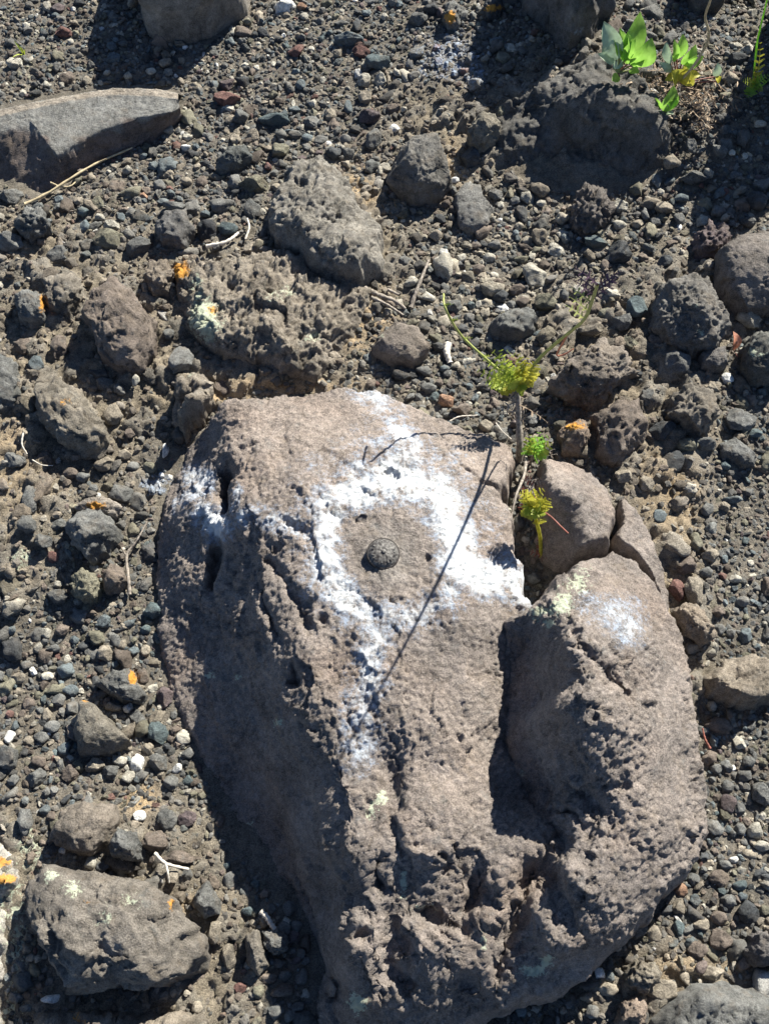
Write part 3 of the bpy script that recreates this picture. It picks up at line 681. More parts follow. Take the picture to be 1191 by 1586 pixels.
ROCKS = [
 # name, label, outline, height cm, colour, options
 ('boulder', 'pale grey boulder cut off by the top edge of the picture', [(200,-110),(210,-20),(222,30),(250,44),(290,48),(330,42),(365,20),(392,0),(400,-110)], 14, (0.19,0.172,0.15), dict(sub=5, flat=.5, nf=7, rough=.5, short='the pale boulder at the top edge')),
 ('lava_lump', 'pitted dark lava lump rising above the painted boulder', [(415,330),(440,268),(495,243),(530,262),(560,320),(590,360),(598,415),(560,445),(500,445),(460,410),(425,380)], 4.8, (0.185,0.17,0.148), dict(sub=5, pits=1.6, rough=1.5, flat=.8, short='the pitted lava lump')),
 ('crust_rock', 'low knobbly crust rock with white lichen, just above the painted boulder', [(268,410),(285,400),(330,405),(420,392),(520,405),(575,450),(555,510),(520,560),(490,590),(440,580),(400,565),(340,555),(290,510),(272,470)], 2.6, (0.215,0.185,0.15), dict(sub=5, pits=2.0, rough=1.7, flat=.6, lich=[(318,495,30,42,.85),(300,440,26,20,.5),(430,455,35,22,.45),(480,520,18,12,.6),(310,460,20,16,.6)], orange=[(276,418,20.0,20.0,1.00),(330,480,15.0,10.0,0.68)], short='the knobbly crust rock')),
 ('boulder', 'oval brown boulder on the soil left of the crust rock', [(140,445),(175,428),(208,455),(243,498),(237,545),(216,577),(185,573),(150,548),(128,505)], 5.5, 'brown', dict(sub=5, rough=.9, flat=.55, nf=9, short='the oval brown boulder')),
 ('rock', 'lumpy grey rock with a yellow lichen dot, below the oval boulder', [(56,600),(90,584),(128,604),(152,635),(166,680),(150,708),(110,702),(78,668),(56,632)], 3.6, (0.18,0.158,0.128), dict(pits=1.0, rough=1.3, orange=[(102,622,10.0,7.5,0.61)], short='the lumpy grey rock')),
 ('rock', 'small grey rock with orange lichen on its right shoulder', [(24,465),(45,452),(70,465),(73,495),(52,507),(28,497)], 3.4, 'grey', dict(orange=[(68,468,8.8,17.5,1.00)], short='the rock with the orange shoulder')),
 ('rock', 'rough grey clod beside the oval brown boulder', [(68,440),(90,424),(120,428),(128,458),(110,490),(90,490),(72,470)], 3.0, (0.17,0.15,0.125), dict(pits=.8, orange=[(90,497,12.5,6.2,0.94)], short='the rough clod by the oval boulder')),
 ('rock', 'dark rounded rock with one pale face, right of the left soil bank', [(103,818),(130,796),(170,800),(186,822),(165,857),(140,872),(112,852)], 4.6, 'grey', dict(nf=6, short='the dark rounded rock')),
 ('rock', 'flat pale rock topped with orange lichen', [(112,790),(135,775),(165,772),(190,785),(180,800),(140,802)], 2.0, (0.25,0.22,0.19), dict(orange=[(147,783,20.0,7.5,1.00)], lich=[(118,795,16,8,.5)], short='the flat rock with orange lichen')),
 ('cobble', 'round knobbly cobble in the left gravel', [(112,900),(130,885),(150,888),(158,910),(150,932),(128,938),(113,922)], 3.4, 'olive', dict(pits=.6, short='the knobbly cobble')),
 ('cobble', 'smooth brown cobble beside the long grey twig', [(160,898),(175,877),(192,882),(198,902),(186,920),(164,920)], 3.2, 'brown', dict(rough=.5, nf=6, short='the smooth brown cobble')),
 ('rock', 'triangular grey rock standing in the left gravel', [(126,1086),(150,1092),(180,1125),(206,1150),(172,1170),(125,1174),(116,1130)], 4.0, (0.165,0.148,0.122), dict(nf=6, rough=.8, orange=[(131,1083,7.5,6.2,0.81)], short='the triangular grey rock')),
 ('rock', 'wedge-shaped grey rock with an orange stain on its tip', [(148,1062),(178,1040),(208,1040),(212,1060),(234,1080),(226,1096),(190,1090),(168,1076)], 3.0, 'grey', dict(orange=[(205,1050,7.5,15.0,1.00)], short='the wedge with an orange tip')),
 ('rock', 'squat brown-grey rock above the lichened boulder at lower left', [(108,1252),(140,1240),(180,1244),(186,1270),(165,1310),(142,1330),(100,1318),(80,1300),(90,1275)], 4.0, (0.17,0.145,0.12), dict(nf=6, rough=.9, orange=[(103,1232,7.5,10.0,0.81)], short='the squat rock')),
 ('rock', 'rounded rock leaning against the squat rock at lower left', [(165,1305),(185,1288),(208,1290),(224,1315),(220,1338),(180,1335)], 3.0, 'grey', dict(short='the leaning rounded rock')),
 ('boulder', 'square lichen-spotted boulder with an undercut front, lower left corner', [(45,1380),(75,1346),(150,1350),(230,1375),(282,1402),(312,1440),(322,1480),(310,1518),(260,1532),(200,1527),(150,1534),(90,1545),(60,1512),(50,1450)], 7.5, (0.165,0.146,0.125), dict(sub=5, flat=.42, nf=8, rough=1.1, lich=[(112,1378,24,18,.52),(205,1395,22,20,.55),(80,1358,20,16,.6),(160,1420,35,28,.4)], orange=[(137,1397,10.0,5.0,0.68),(266,1402,7.5,15.0,0.68)], short='the square lichen-spotted boulder')),
 ('cobble', 'egg-shaped grey cobble right of the lichen-spotted boulder', [(305,1380),(322,1364),(340,1395),(340,1418),(318,1426),(302,1405)], 3.0, 'grey', dict(rough=.6, short='the egg-shaped cobble')),
 ('cobble', 'long pale-ended cobble in the hollow beside the painted boulder', [(381,1450),(400,1440),(410,1472),(419,1500),(402,1514),(380,1490)], 3.0, (0.185,0.165,0.14), dict(rough=.6, short='the long cobble')),
 ('cobble', 'blocky grey cobble under the short white twig', [(407,1445),(430,1440),(450,1452),(445,1475),(425,1484),(408,1465)], 2.6, 'grey', dict(nf=7, short='the blocky cobble')),
 ('crust_rock', 'crusty soil-covered rock with yellow lichen on the bottom edge, left', [(60,1580),(120,1562),(200,1570),(270,1566),(330,1575),(335,1640),(60,1640)], 2.2, (0.21,0.18,0.145), dict(pits=1.2, rough=1.5, orange=[(118,1565,12.5,6.2,0.68),(125,1580,15.0,10.0,0.68)], short='the crusty rock on the bottom edge')),
 ('boulder', 'broad rough boulder in the lower right corner', [(1000,1650),(1008,1586),(1030,1548),(1070,1525),(1120,1515),(1191,1540),(1240,1560),(1240,1660)], 5, 'grey', dict(sub=5, pits=.7, rough=1.0, flat=.7, short='the boulder in the lower right corner')),
 ('rock', 'flat tan pitted rock at the right edge', [(1082,1052),(1110,1030),(1165,1010),(1191,1025),(1215,1060),(1205,1095),(1140,1102),(1090,1082)], 3.4, (0.215,0.182,0.145), dict(pits=1.2, rough=1.2, short='the flat tan pitted rock')),
 ('boulder', 'smooth grey boulder at the right edge above the dry leaf', [(1106,400),(1130,382),(1165,374),(1220,385),(1225,480),(1150,487),(1120,472),(1110,430)], 6.5, (0.155,0.135,0.12), dict(sub=5, rough=.45, nf=7, flat=.55, short='the smooth grey boulder at the right edge')),
 ('boulder', 'rough triangular grey boulder left of the dry leaf', [(1025,445),(1060,436),(1095,440),(1106,468),(1126,512),(1108,542),(1070,548),(1030,524),(1012,500),(1006,480)], 5.5, (0.14,0.13,0.118), dict(sub=5, pits=.9, nf=8, lich=[(1075,472,10,7,.4),(1085,515,10,10,.45)], short='the triangular boulder')),
 ('rock', 'two-lobed brown rock right of the fern-leaved weed', [(846,600),(880,562),(920,530),(962,545),(992,580),(962,606),(920,632),(872,624)], 5.5, (0.165,0.14,0.118), dict(sub=5, pits=.6, rough=1.3, short='the two-lobed rock')),
 ('rock', 'blunt brown rock above the tan slab', [(914,652),(950,630),(986,626),(1002,670),(990,706),(950,722),(914,702)], 5.0, 'brown', dict(pits=.7, rough=1.2, short='the blunt brown rock')),
 ('rock', 'rough rock half sunk in soil below the triangular boulder', [(1030,612),(1060,600),(1100,614),(1118,650),(1100,676),(1060,672),(1035,650)], 3.8, (0.165,0.145,0.12), dict(pits=1.0, rough=1.2, short='the half-sunk rough rock')),
 ('rock', 'dark lichened rock under the dry leaf at the right edge', [(1146,545),(1165,516),(1220,508),(1225,595),(1160,592),(1146,570)], 4.6, (0.10,0.10,0.092), dict(lich=[(1172,545,20,18,.5)], pits=.6, short='the dark lichened rock')),
 ('rock', 'small flat-topped slate-grey rock below the dry leaf', [(1081,556),(1090,545),(1120,545),(1124,570),(1106,580),(1085,572)], 2.8, (0.15,0.138,0.13), dict(nf=5, rough=.4, flat=.35, short='the flat-topped slate rock')),
 ('rock', 'wedge of brown-grey rock on the gravel above the painted boulder', [(570,545),(580,520),(610,505),(650,515),(667,547),(640,568),(603,562)], 3.4, (0.175,0.148,0.125), dict(nf=6, rough=.5, flat=.5, lich=[(590,520,14,14,.3)], short='the brown-grey wedge')),
 ('boulder', 'rounded dark boulder with its front in shadow, upper middle', [(598,288),(610,252),(640,232),(688,232),(706,250),(704,278),(682,302),(640,312)], 6.5, (0.13,0.122,0.11), dict(sub=5, rough=.7, nf=7, flat=.6, tilt=(.1,.2), short='the rounded dark boulder')),
 ('rock', 'small domed rock beside the rounded dark boulder', [(722,205),(745,185),(770,190),(777,215),(752,235),(725,225)], 4.0, (0.17,0.155,0.125), dict(pits=.5, short='the small domed rock')),
 ('rock', 'smooth grey stone lying flat below the rounded dark boulder', [(702,305),(720,285),(745,290),(764,325),(757,350),(730,362),(704,348)], 2.4, (0.165,0.16,0.15), dict(nf=6, rough=.5, short='the smooth flat grey stone')),
 ('boulder', 'dark boulder with a bleached rim at the top edge', [(800,-70),(815,-10),(850,22),(882,58),(925,52),(948,10),(960,-70)], 15, (0.12,0.115,0.11), dict(sub=5, rough=.9, nf=8, paint=[(900,48,16,8,.4)], short='the dark boulder at the top edge')),
 ('crust_rock', 'spiky dark clinker rock below the big dark boulder', [(884,330),(900,292),(935,296),(952,325),(940,350),(905,368),(886,356)], 4.0, (0.12,0.105,0.095), dict(pits=2.0, rough=1.6, short='the spiky clinker rock')),
 ('rock', 'pale bleached rock along the lower left edge', [(-60,1300),(0,1295),(30,1330),(38,1360),(12,1400),(14,1480),(4,1560),(0,1640),(-60,1640)], 2.6, (0.30,0.28,0.25), dict(pits=1.0, rough=1.2, lich=[(15,1420,25,120,.5)], orange=[(4,1336,17.5,10.0,1.00),(8,1362,22.5,8.8,1.00)], short='the bleached rock at the left edge')),
 ('rock', 'tan rock with an orange lichen cap beside the small green sprig', [(862,675),(880,656),(905,658),(913,682),(897,704),(868,702)], 3.6, (0.20,0.155,0.12), dict(orange=[(890,660,22.5,7.5,0.94)], rough=.8, short='the rock with the orange cap')),
 ('rock', 'dark purple clinker above the smooth boulder at the right edge', [(1072,375),(1090,352),(1122,358),(1130,385),(1105,402),(1078,400)], 3.6, 'purple', dict(pits=1.5, rough=1.4, short='the purple clinker')),
 ('rock', 'dark blue-brown rock in the gravel below the ridged slab', [(240,350),(262,332),(292,332),(302,362),(285,385),(250,382)], 3.4, (0.12,0.115,0.11), dict(nf=7, rough=.8, short='the blue-brown rock')),
 ('rock', 'knobbly grey rock below the front of the ridged slab', [(22,345),(45,325),(70,330),(80,352),(60,368),(30,365)], 3.2, 'grey', dict(pits=1.0, rough=1.3, short='the knobbly rock below the slab')),
 ('rock', 'dark flat stone in the gravel left of the lava lump', [(333,262),(355,235),(385,232),(392,248),(365,265),(340,270)], 2.8, (0.10,0.105,0.10), dict(nf=6, rough=.7, short='the dark flat stone')),
 ('rock', 'long brown clod with a hollow, on the soil right of the split block', [(1044,948),(1062,934),(1085,950),(1106,984),(1090,1002),(1058,984)], 3.0, (0.21,0.172,0.135), dict(pits=.8, rough=1.2, short='the long brown clod')),
 ('rock', 'flat grey shard lying on fine gravel at the right', [(1112,690),(1135,680),(1172,708),(1170,724),(1150,722),(1115,706)], 1.6, 'grey', dict(nf=6, rough=.5, flat=.4, short='the flat grey shard')),
 ('rock', 'low bluish crust stone above the fern-leaved weed', [(755,500),(780,482),(815,478),(838,492),(825,520),(785,530),(760,520)], 2.2, (0.125,0.125,0.118), dict(pits=1.0, rough=1.2, flat=.4, short='the bluish crust stone')),
 ('rock', 'tan and blue clod at the foot of the painted boulder, bottom right', [(966,1500),(985,1484),(1012,1490),(1022,1512),(1000,1542),(970,1530)], 3.4, (0.20,0.175,0.14), dict(pits=.9, rough=1.2, short='the tan and blue clod')),
 ('rock', 'pinkish tan clod on the bottom edge, right of the painted boulder', [(950,1590),(960,1555),(985,1535),(1000,1560),(990,1600)], 3.4, (0.23,0.18,0.145), dict(pits=.7, short='the pinkish clod')),
 ('rock', 'dark angular rock by the right edge above the corner boulder', [(1148,1475),(1160,1445),(1185,1440),(1215,1470),(1200,1500),(1165,1498)], 3.6, (0.115,0.105,0.10), dict(nf=7, short='the dark angular rock')),
 ('rock', 'brown clod on the soil bank left of the oval boulder', [(222,440),(235,412),(262,405),(272,430),(262,455),(238,460)], 3.0, (0.18,0.15,0.12), dict(pits=.8, rough=1.2, short='the brown clod')),
 ('rock', 'grey rock cut off by the left edge of the picture', [(-40,560),(0,545),(22,560),(32,590),(25,625),(0,640),(-40,640)], 3.0, 'grey', dict(pits=.6, short='the grey rock at the left edge')),
 ('crust_rock', 'dark jagged rock edge at the left shoulder of the painted boulder', [(262,650),(275,590),(300,575),(325,590),(335,625),(310,650),(285,672)], 2.6, (0.20,0.172,0.14), dict(pits=1.6, rough=1.5, lich=[(295,580,18,8,.45)], short='the jagged rock')),
 ('rock', 'grey rock capped with bright orange lichen in the upper middle', [(684,30),(690,12),(705,8),(716,22),(710,42),(692,46)], 2.6, 'grey', dict(orange=[(698,26,9,14,1)], short='the orange-capped rock')),
 ('rock', 'dark rock with an orange lichen band at the top edge', [(745,20),(752,2),(772,-6),(785,8),(776,24),(756,30)], 2.6, 'dark', dict(orange=[(764,11,16,7,1)], short='the orange-banded rock')),
 ('rock', 'weathered dark boulder beyond the right edge, shading the gravel', [(1205,60),(1225,-30),(1290,-40),(1340,90),(1310,190),(1245,200),(1208,160)], 19, 'dark', dict(sub=4, short='the boulder beyond the right edge')),
 ('boulder', 'dark boulder top at the upper edge behind the dry stalk', [(1048,-70),(1052,-20),(1075,10),(1110,14),(1135,-20),(1140,-70)], 8, (0.11,0.105,0.10), dict(sub=4, short='the boulder behind the dry stalk')),
]
FIELD = {'low knobbly crust rock with white lichen, just above the painted boulder': 1.25, 'crusty soil-covered rock with yellow lichen on the bottom edge, left': 1.0, 'flat tan pitted rock at the right edge': .7,
 'broad rough boulder in the lower right corner': .35, 'pale bleached rock along the lower left edge': .6, 'dark jagged rock edge at the left shoulder of the painted boulder': 1.1, 'low bluish crust stone above the fern-leaved weed': .5, 'pitted dark lava lump rising above the painted boulder': .9}
for k, (nm, lb, pl, h, cl, op) in enumerate(ROCKS):
    if lb in FIELD:
        crust_field(nm, lb, pl, h, cl, FIELD[lb], op.get('lich', ()), op.get('orange', ()), op['short'], seed=k, cat='boulder' if nm == 'boulder' else 'rock')
        continue
    rock(nm, lb, pl, h, cl, seed=k, cat='boulder' if nm == 'boulder' else 'rock', **op)
for nm_o, sh in ((MAINF[1], 'the painted boulder'), (BLKF[1], 'the split block'), (SLABF[1], 'the tan slab'), (SHF[1], 'the big dark boulder')):
    NAMED.append((nm_o.mean(0), 0.0, sh))

# ------------------------------------------------------------------ pebbles told apart one by one
PEB = """97,50,12,9,red 23,96,12,9,pale 108,62,5,4,pale 280,124,6,6,tan 174,71,8,7,blue 176,88,12,9,blue 234,108,8,6,pale 165,111,6,5,pale 154,335,9,7,pale 174,350,14,9,pale 149,315,13,9,olive 197,262,8,8,pale 222,240,8,6,blue 287,227,9,7,white
290,280,9,8,tan 247,287,10,9,grey 222,302,6,6,orange 262,290,6,6,red 204,328,9,8,grey 129,325,10,8,teal 131,350,9,9,blue 189,335,7,7,blue 18,305,18,13,grey 215,385,22,16,grey 168,372,24,15,olive 15,373,20,16,grey 90,393,20,14,grey 122,310,8,7,tan 93,307,9,8,blue 272,320,17,9,grey
350,154,20,13,red 350,130,13,9,purple 459,78,12,10,red 542,63,22,9,blue 585,96,19,14,teal 562,78,14,10,red 565,124,12,10,pale 565,151,11,12,tan 590,121,10,9,pale 539,164,7,11,blue 424,187,22,10,teal 373,180,12,13,grey 393,209,10,10,tan 482,187,13,11,grey 512,179,9,11,tan 575,179,18,11,purple 577,214,13,14,grey 456,207,10,8,grey 476,212,9,8,blue 436,207,10,9,grey
434,234,17,12,olive 519,237,14,11,dark 539,237,10,10,grey 508,219,6,4,white 415,256,7,7,red 393,287,23,15,olive 392,325,13,18,grey 353,355,17,12,teal 323,360,18,15,black 388,386,12,10,tan 443,396,9,8,red 318,330,8,7,blue 359,315,8,8,grey 313,280,10,9,brown 468,8,7,7,orange 471,23,8,5,pale 596,23,6,6,pale 537,252,7,6,tan 466,129,8,9,blue
648,30,13,12,grey 668,13,11,10,dark 713,25,12,12,grey 610,197,9,7,white 703,278,9,5,white 768,300,12,11,grey 798,308,8,8,grey 817,306,11,10,pale 838,313,7,6,pale 836,292,15,11,tan 683,338,10,9,dark 674,363,10,10,tan 834,368,14,13,tan 860,386,13,11,pale 876,368,8,9,blue 766,378,12,8,grey 776,315,6,6,pale 774,338,6,4,white 728,245,17,14,dark 782,175,12,12,olive 610,165,12,8,brown
962,319,11,12,pale 959,348,12,8,pale 987,345,10,9,tan 999,330,7,10,grey 1030,322,17,11,tan 1055,305,11,9,blue 1052,338,9,11,grey 921,376,22,10,teal 1113,328,12,10,grey 1098,266,9,8,pale 1040,250,12,11,tan 1070,222,11,10,grey 1115,232,11,10,grey 1134,234,5,5,pale 1075,275,20,9,grey 1138,71,12,6,pale 1143,93,17,9,dark 1178,189,10,5,pale 1176,310,17,13,dark 1017,343,11,7,grey 960,395,23,17,dark 1160,343,12,9,grey
684,413,18,22,pale 828,427,21,17,pale 636,436,12,9,pale 662,459,13,9,pale 714,398,10,9,pale 741,416,11,8,brown 757,398,10,8,pale 800,449,13,9,brown 809,466,11,10,brown 793,471,9,8,grey 772,459,14,11,dark 704,474,13,13,grey 727,491,11,9,grey 742,471,6,7,pale 808,401,12,7,olive 624,403,13,9,grey 845,470,20,14,olive 835,517,10,8,blue 657,572,13,10,grey 619,580,17,11,dark 664,600,12,10,grey 692,620,14,11,orange 717,635,18,10,brown 752,660,13,11,tan 680,592,9,8,brown 727,597,7,6,blue 689,570,9,7,blue 788,540,8,7,pale 742,512,9,8,grey 707,565,8,7,pale 823,648,11,13,grey 742,445,8,7,grey 690,445,9,8,grey 765,425,7,7,pale 735,530,10,9,grey 770,520,9,7,grey
949,454,14,11,pale 896,449,12,11,pale 934,444,8,8,blue 1031,406,12,11,dark 939,411,11,10,brown 1128,585,10,10,white 1103,600,13,11,tan 1015,525,10,13,brown 1047,565,23,17,grey 987,474,17,18,teal 965,497,18,12,grey 913,510,20,9,tan 975,532,15,12,olive 1005,615,12,13,grey 1143,650,23,17,grey 1171,670,11,8,teal 1027,665,20,17,dark 1093,688,22,10,grey 987,577,8,7,dark 940,486,14,9,olive 1065,690,15,11,olive 875,455,9,8,grey
55,564,13,12,blue 161,594,15,9,grey 227,585,9,8,grey 176,642,15,16,tan 185,602,9,10,grey 209,589,7,9,pale 23,712,15,13,grey 68,710,14,13,brown 161,718,16,12,tan 192,702,11,9,tan 233,723,11,9,olive 207,723,10,9,grey 185,765,19,16,grey 145,755,9,8,grey 255,697,6,11,white 108,733,11,10,brown 129,738,11,9,grey 48,775,12,23,grey 262,516,10,9,grey 35,536,15,12,brown 93,535,12,22,brown 280,560,22,20,grey 150,766,6,5,white 250,735,5,5,white 262,738,5,4,white 120,660,0,0,grey 200,670,9,8,brown
161,964,14,11,blue 192,969,8,6,tan 189,997,7,7,tan 207,1008,9,8,blue 224,1009,9,10,tan 222,1047,9,11,brown 59,1002,9,8,pale 73,1046,9,8,pale 108,1070,13,9,blue 255,1078,12,17,purple 237,946,16,14,teal 247,986,12,11,teal 174,1095,13,8,tan 197,1097,10,9,white 212,1113,14,12,grey 245,1135,15,19,teal 285,1142,12,11,pale 212,1183,11,14,white 187,1178,12,9,pale 245,1183,15,14,grey 15,1140,8,11,white 81,1127,13,10,grey 12,1178,20,21,grey 146,1186,16,10,tan 111,1097,12,10,grey 91,1085,12,10,grey 63,1143,11,9,grey 28,1052,12,9,tan 96,974,12,10,brown 70,981,9,8,pale 165,1014,14,12,tan 90,925,18,10,grey 82,862,10,8,red 68,838,14,13,grey 92,812,13,12,grey 42,812,15,13,grey 275,1190,9,8,white 17,975,8,7,blue 40,1030,9,8,grey 130,1000,10,8,dark 115,990,8,7,blue 45,1090,10,8,brown 100,1160,11,9,blue 60,1180,11,9,brown 225,976,9,8,teal
171,1196,14,12,grey 199,1204,11,9,pale 55,1206,16,13,grey 108,1201,12,14,brown 38,1274,13,17,grey 139,1337,9,9,pale 160,1343,12,9,dark 214,1264,11,8,white 237,1332,8,8,brown 267,1360,11,10,tan 240,1302,23,14,brown 275,1330,26,10,brown 290,1270,14,13,purple 258,1270,14,15,grey 265,1213,14,11,grey 78,1547,13,6,white 290,1355,9,8,grey 290,1210,10,8,teal 20,1210,9,9,grey
341,1272,8,10,brown 358,1362,11,14,grey 394,1370,8,7,teal 384,1412,11,8,teal 449,1408,11,12,grey 459,1436,12,8,grey 419,1408,8,10,grey 353,1483,12,17,tan 431,1493,10,9,grey 439,1511,11,9,grey 467,1514,9,13,grey 436,1536,17,10,brown 426,1569,13,11,grey 449,1574,10,10,grey 371,1531,10,8,red 401,1536,9,9,olive 391,1432,6,6,tan 333,1443,11,17,tan 304,1561,9,8,tan 411,1385,10,7,brown 350,1340,6,6,teal
967,735,14,12,tan 999,748,13,12,tan 1042,715,18,16,dark 1022,800,13,11,blue 1100,861,13,12,tan 1123,866,7,8,blue 1058,876,19,15,brown 1049,914,13,16,red 1077,914,15,20,tan 1119,891,8,7,red 1140,896,10,7,pale 1095,886,13,9,grey 1123,783,9,8,tan 1133,773,16,6,blue 1095,788,12,9,grey 1125,720,9,7,teal 1113,947,12,9,brown 1155,985,12,11,blue 1113,975,11,8,grey 1133,980,9,7,grey 1072,1002,13,11,tan 1103,1093,9,7,pale 1160,760,8,7,grey 1078,838,10,14,olive 1001,787,8,6,tan 1150,930,10,9,grey
989,1438,13,14,grey 1014,1446,12,11,tan 1052,1438,8,11,teal 1088,1433,12,9,tan 1118,1456,17,15,brown 1055,1380,9,10,orange 1110,1360,17,12,brown 1158,1413,17,17,dark 1128,1395,11,10,grey 1171,1287,12,11,pale 1181,1312,13,8,pale 1125,1340,12,7,grey 1138,1332,8,6,white 1146,1284,9,9,grey 1108,1282,13,11,grey 1128,1244,12,13,purple 1128,1219,10,9,grey 1156,1201,12,9,grey 1178,1229,14,18,grey 1148,1372,12,8,teal 1075,1362,10,9,grey 1080,1473,14,15,brown 1113,1423,14,9,brown 1062,1516,9,11,tan 957,1466,9,7,pale 929,1509,8,9,white 946,1514,7,8,blue 911,1546,11,9,tan 944,1532,15,9,tan 919,1567,11,10,grey 1027,1534,22,14,tan 1103,1509,18,10,tan 1145,1150,11,10,pale 1090,1130,9,8,grey 1160,1180,10,8,grey 1110,1190,9,8,grey 1068,1462,8,7,blue 1146,1252,8,9,grey 1150,1390,8,7,blue"""
WORD = {'grey': 'grey', 'brown': 'brown', 'dark': 'dark grey', 'tan': 'tan', 'red': 'rusty red', 'purple': 'purplish', 'blue': 'blue-grey', 'teal': 'dark blue-green', 'pale': 'pale buff', 'white': 'whitish', 'orange': 'orange-brown', 'olive': 'olive-grey', 'black': 'black'}
PLACED = []
def near_phrase(x, y):
    best = min(NAMED, key=lambda n: math.hypot(n[0][0] - x, n[0][1] - y) - 0.6 * n[1])
    dx, dy = x - best[0][0], y - best[0][1]
    side = ('right of' if dx > 0 else 'left of') if abs(dx) > abs(dy) else ('above' if dy > 0 else 'below')
    return side + ' ' + best[2]
seen = {}
pebs = []
for k, t in enumerate(PEB.split()):
    u, v, ru, rv, cn = t.split(','); u, v, ru, rv = map(float, (u, v, ru, rv))
    if ru == 0: continue
    c = at(u, v, 0.015); g = float(ground_z(c[0], c[1])); c = at(u, v, g + 0.004)
    px = np.linalg.norm(c - CAM) / FPX
    pebs.append((c[0], c[1], g, ru * px * 1.04, rv * px * 1.10, cn, k))
for x, y, g, rx, ry, cn, k in pebs:
    rng = np.random.default_rng(5000 + k)
    rm = (rx + ry) / 2
    p, F = ICO[3 if rm > 0.011 else 2]
    q = facet(p, 14, 0.58, 0.90, rng)
    q = q * (1 + 0.16 * perlin(p * 1.9 + k, 301) + (0.10 if cn in ('olive', 'purple', 'black', 'brown', 'grey') else 0.04) * perlin(p * 5.0 + k, 302))[:, None]
    a = rng.uniform(-0.5, 0.5)
    hz = rm * rng.uniform(0.72, 0.95)
    V = np.stack([q[:, 0] * rx, q[:, 1] * ry, q[:, 2] * hz + 0.28 * hz], 1)
    V[:, 2] += (V[:, 0] * rng.uniform(-.25, .25) + V[:, 1] * rng.uniform(-.25, .25))
    cc = np.array(C[cn]) * rng.uniform(.9, 1.25)
    Cv = np.clip(cc * (1 + 0.3 * perlin(p * 3 + k, 303))[:, None], .01, 1)
    A = {'Col': Cv}
    o = mesh_obj('pebble' if rm < 0.011 else 'cobble' if rm > 0.0135 else 'stone', V, F, STONE if rm > .011 else GRAVEL, attrs=A)
    o.location = (float(x), float(y), float(g))
    size = 'tiny' if rm < 0.0062 else 'small' if rm < 0.0095 else 'rounded' if rm < 0.0125 else 'walnut-sized' if rm < 0.015 else 'fist-like'
    if rx > 1.55 * ry: size = 'long'
    elif ry > 1.35 * rx: size = 'upright'
    shade = WORD[cn]
    lb = f"{size} {shade} {'pebble' if rm < 0.0125 else 'stone'} {near_phrase(x, y)}"
    seen.setdefault(lb, []).append((o, x, y))
    PLACED.append((x, y, max(rx, ry) * 0.5 + min(rx, ry) * 0.5))
ORD = ['first', 'second', 'third', 'fourth', 'fifth', 'sixth', 'seventh', 'eighth', 'ninth']
for lb, os_ in seen.items():
    xs = [q[1] for q in os_]; ys = [q[2] for q in os_]
    side = max(xs) - min(xs) >= max(ys) - min(ys)
    os_.sort(key=lambda q: q[1] if side else -q[2])
    for i, (o, _, _) in enumerate(os_):
        w = '' if len(os_) == 1 else (', ' + ((('leftmost', 'rightmost') if side else ('topmost', 'lowest'))[i > 0] if i in (0, len(os_) - 1) else ORD[i] + (' from left' if side else ' from top')))
        tag(o, lb + w, 'pebble', 'loose pebbles on the ground')

# ------------------------------------------------------------------ strewn gravel (past counting)
BLK = [np.asarray(b) for b in BLOCKED]
def blocked(x, y):
    r = np.zeros(x.shape, bool)
    for b in BLK:
        lo, hi = b.min(0), b.max(0)
        m = (x > lo[0]) & (x < hi[0]) & (y > lo[1]) & (y < hi[1])
        if m.any(): r[m] |= inside(x[m], y[m], b)
    return r
FINE = [(1140,840,80,150,1),(1130,750,60,60,1),(1140,1180,60,60,.5),(400,100,200,80,.7),(120,60,160,70,.6),(370,1340,50,60,1),(1000,1400,80,40,.5)]
COARSE = [(700,450,160,120,1),(240,270,120,80,.5),(120,1080,160,130,.9),(1120,1330,90,130,.7),(850,330,160,50,.8)]
cell = 0.016
gridh = {}
def hput(x, y, r):
    gridh.setdefault((int(math.floor(x / cell)), int(math.floor(y / cell))), []).append((x, y, r))
def hfree(x, y, r, slack):
    i, j = int(math.floor(x / cell)), int(math.floor(y / cell))
    for a in (i - 1, i, i + 1):
        for b in (j - 1, j, j + 1):
            for (X, Y, Rr) in gridh.get((a, b), ()):
                d = (r + Rr) * slack
                if (X - x) ** 2 + (Y - y) ** 2 < d * d: return False
    return True
for x, y, r in PLACED:
    n = max(1, int(r / 0.012))
    hput(x, y, min(r, 0.0155))
strewn = []
for r0, r1, tries in ((0.0078, 0.0125, 2400), (0.0052, 0.0078, 8500), (0.0034, 0.0052, 40000), (0.0022, 0.0034, 80000)):
    X = RNG.uniform(-0.72, 0.72, tries); Y = RNG.uniform(-0.62, 1.0, tries); Rr = RNG.uniform(r0, r1, tries)
    ok = ~blocked(X, Y); X, Y, Rr = X[ok], Y[ok], Rr[ok]
    gz_ = ground_z(X, Y); u, v = proj(np.stack([X, Y, gz_], -1))
    cw = crustw(u, v); fn = blob(u, v, FINE); co = blob(u, v, COARSE)
    pr = 1 - 0.86 * cw
    if r0 > 0.005: pr = pr * (0.45 + 0.6 * co) * (1 - 0.85 * fn)
    elif r0 > 0.003: pr = pr * (1 - 0.35 * fn)
    keep = RNG.random(len(X)) < pr
    for x, y, r, g, uu, vv, cww in zip(X[keep], Y[keep], Rr[keep], gz_[keep], u[keep], v[keep], cw[keep]):
        if hfree(x, y, r, 0.66):
            hput(x, y, r); strewn.append((x, y, r, g, uu, vv, cww))
strewn = np.array(strewn)
NAMES = ['grey', 'tan', 'dark', 'blue', 'brown', 'pale', 'red', 'olive', 'teal', 'white', 'purple']
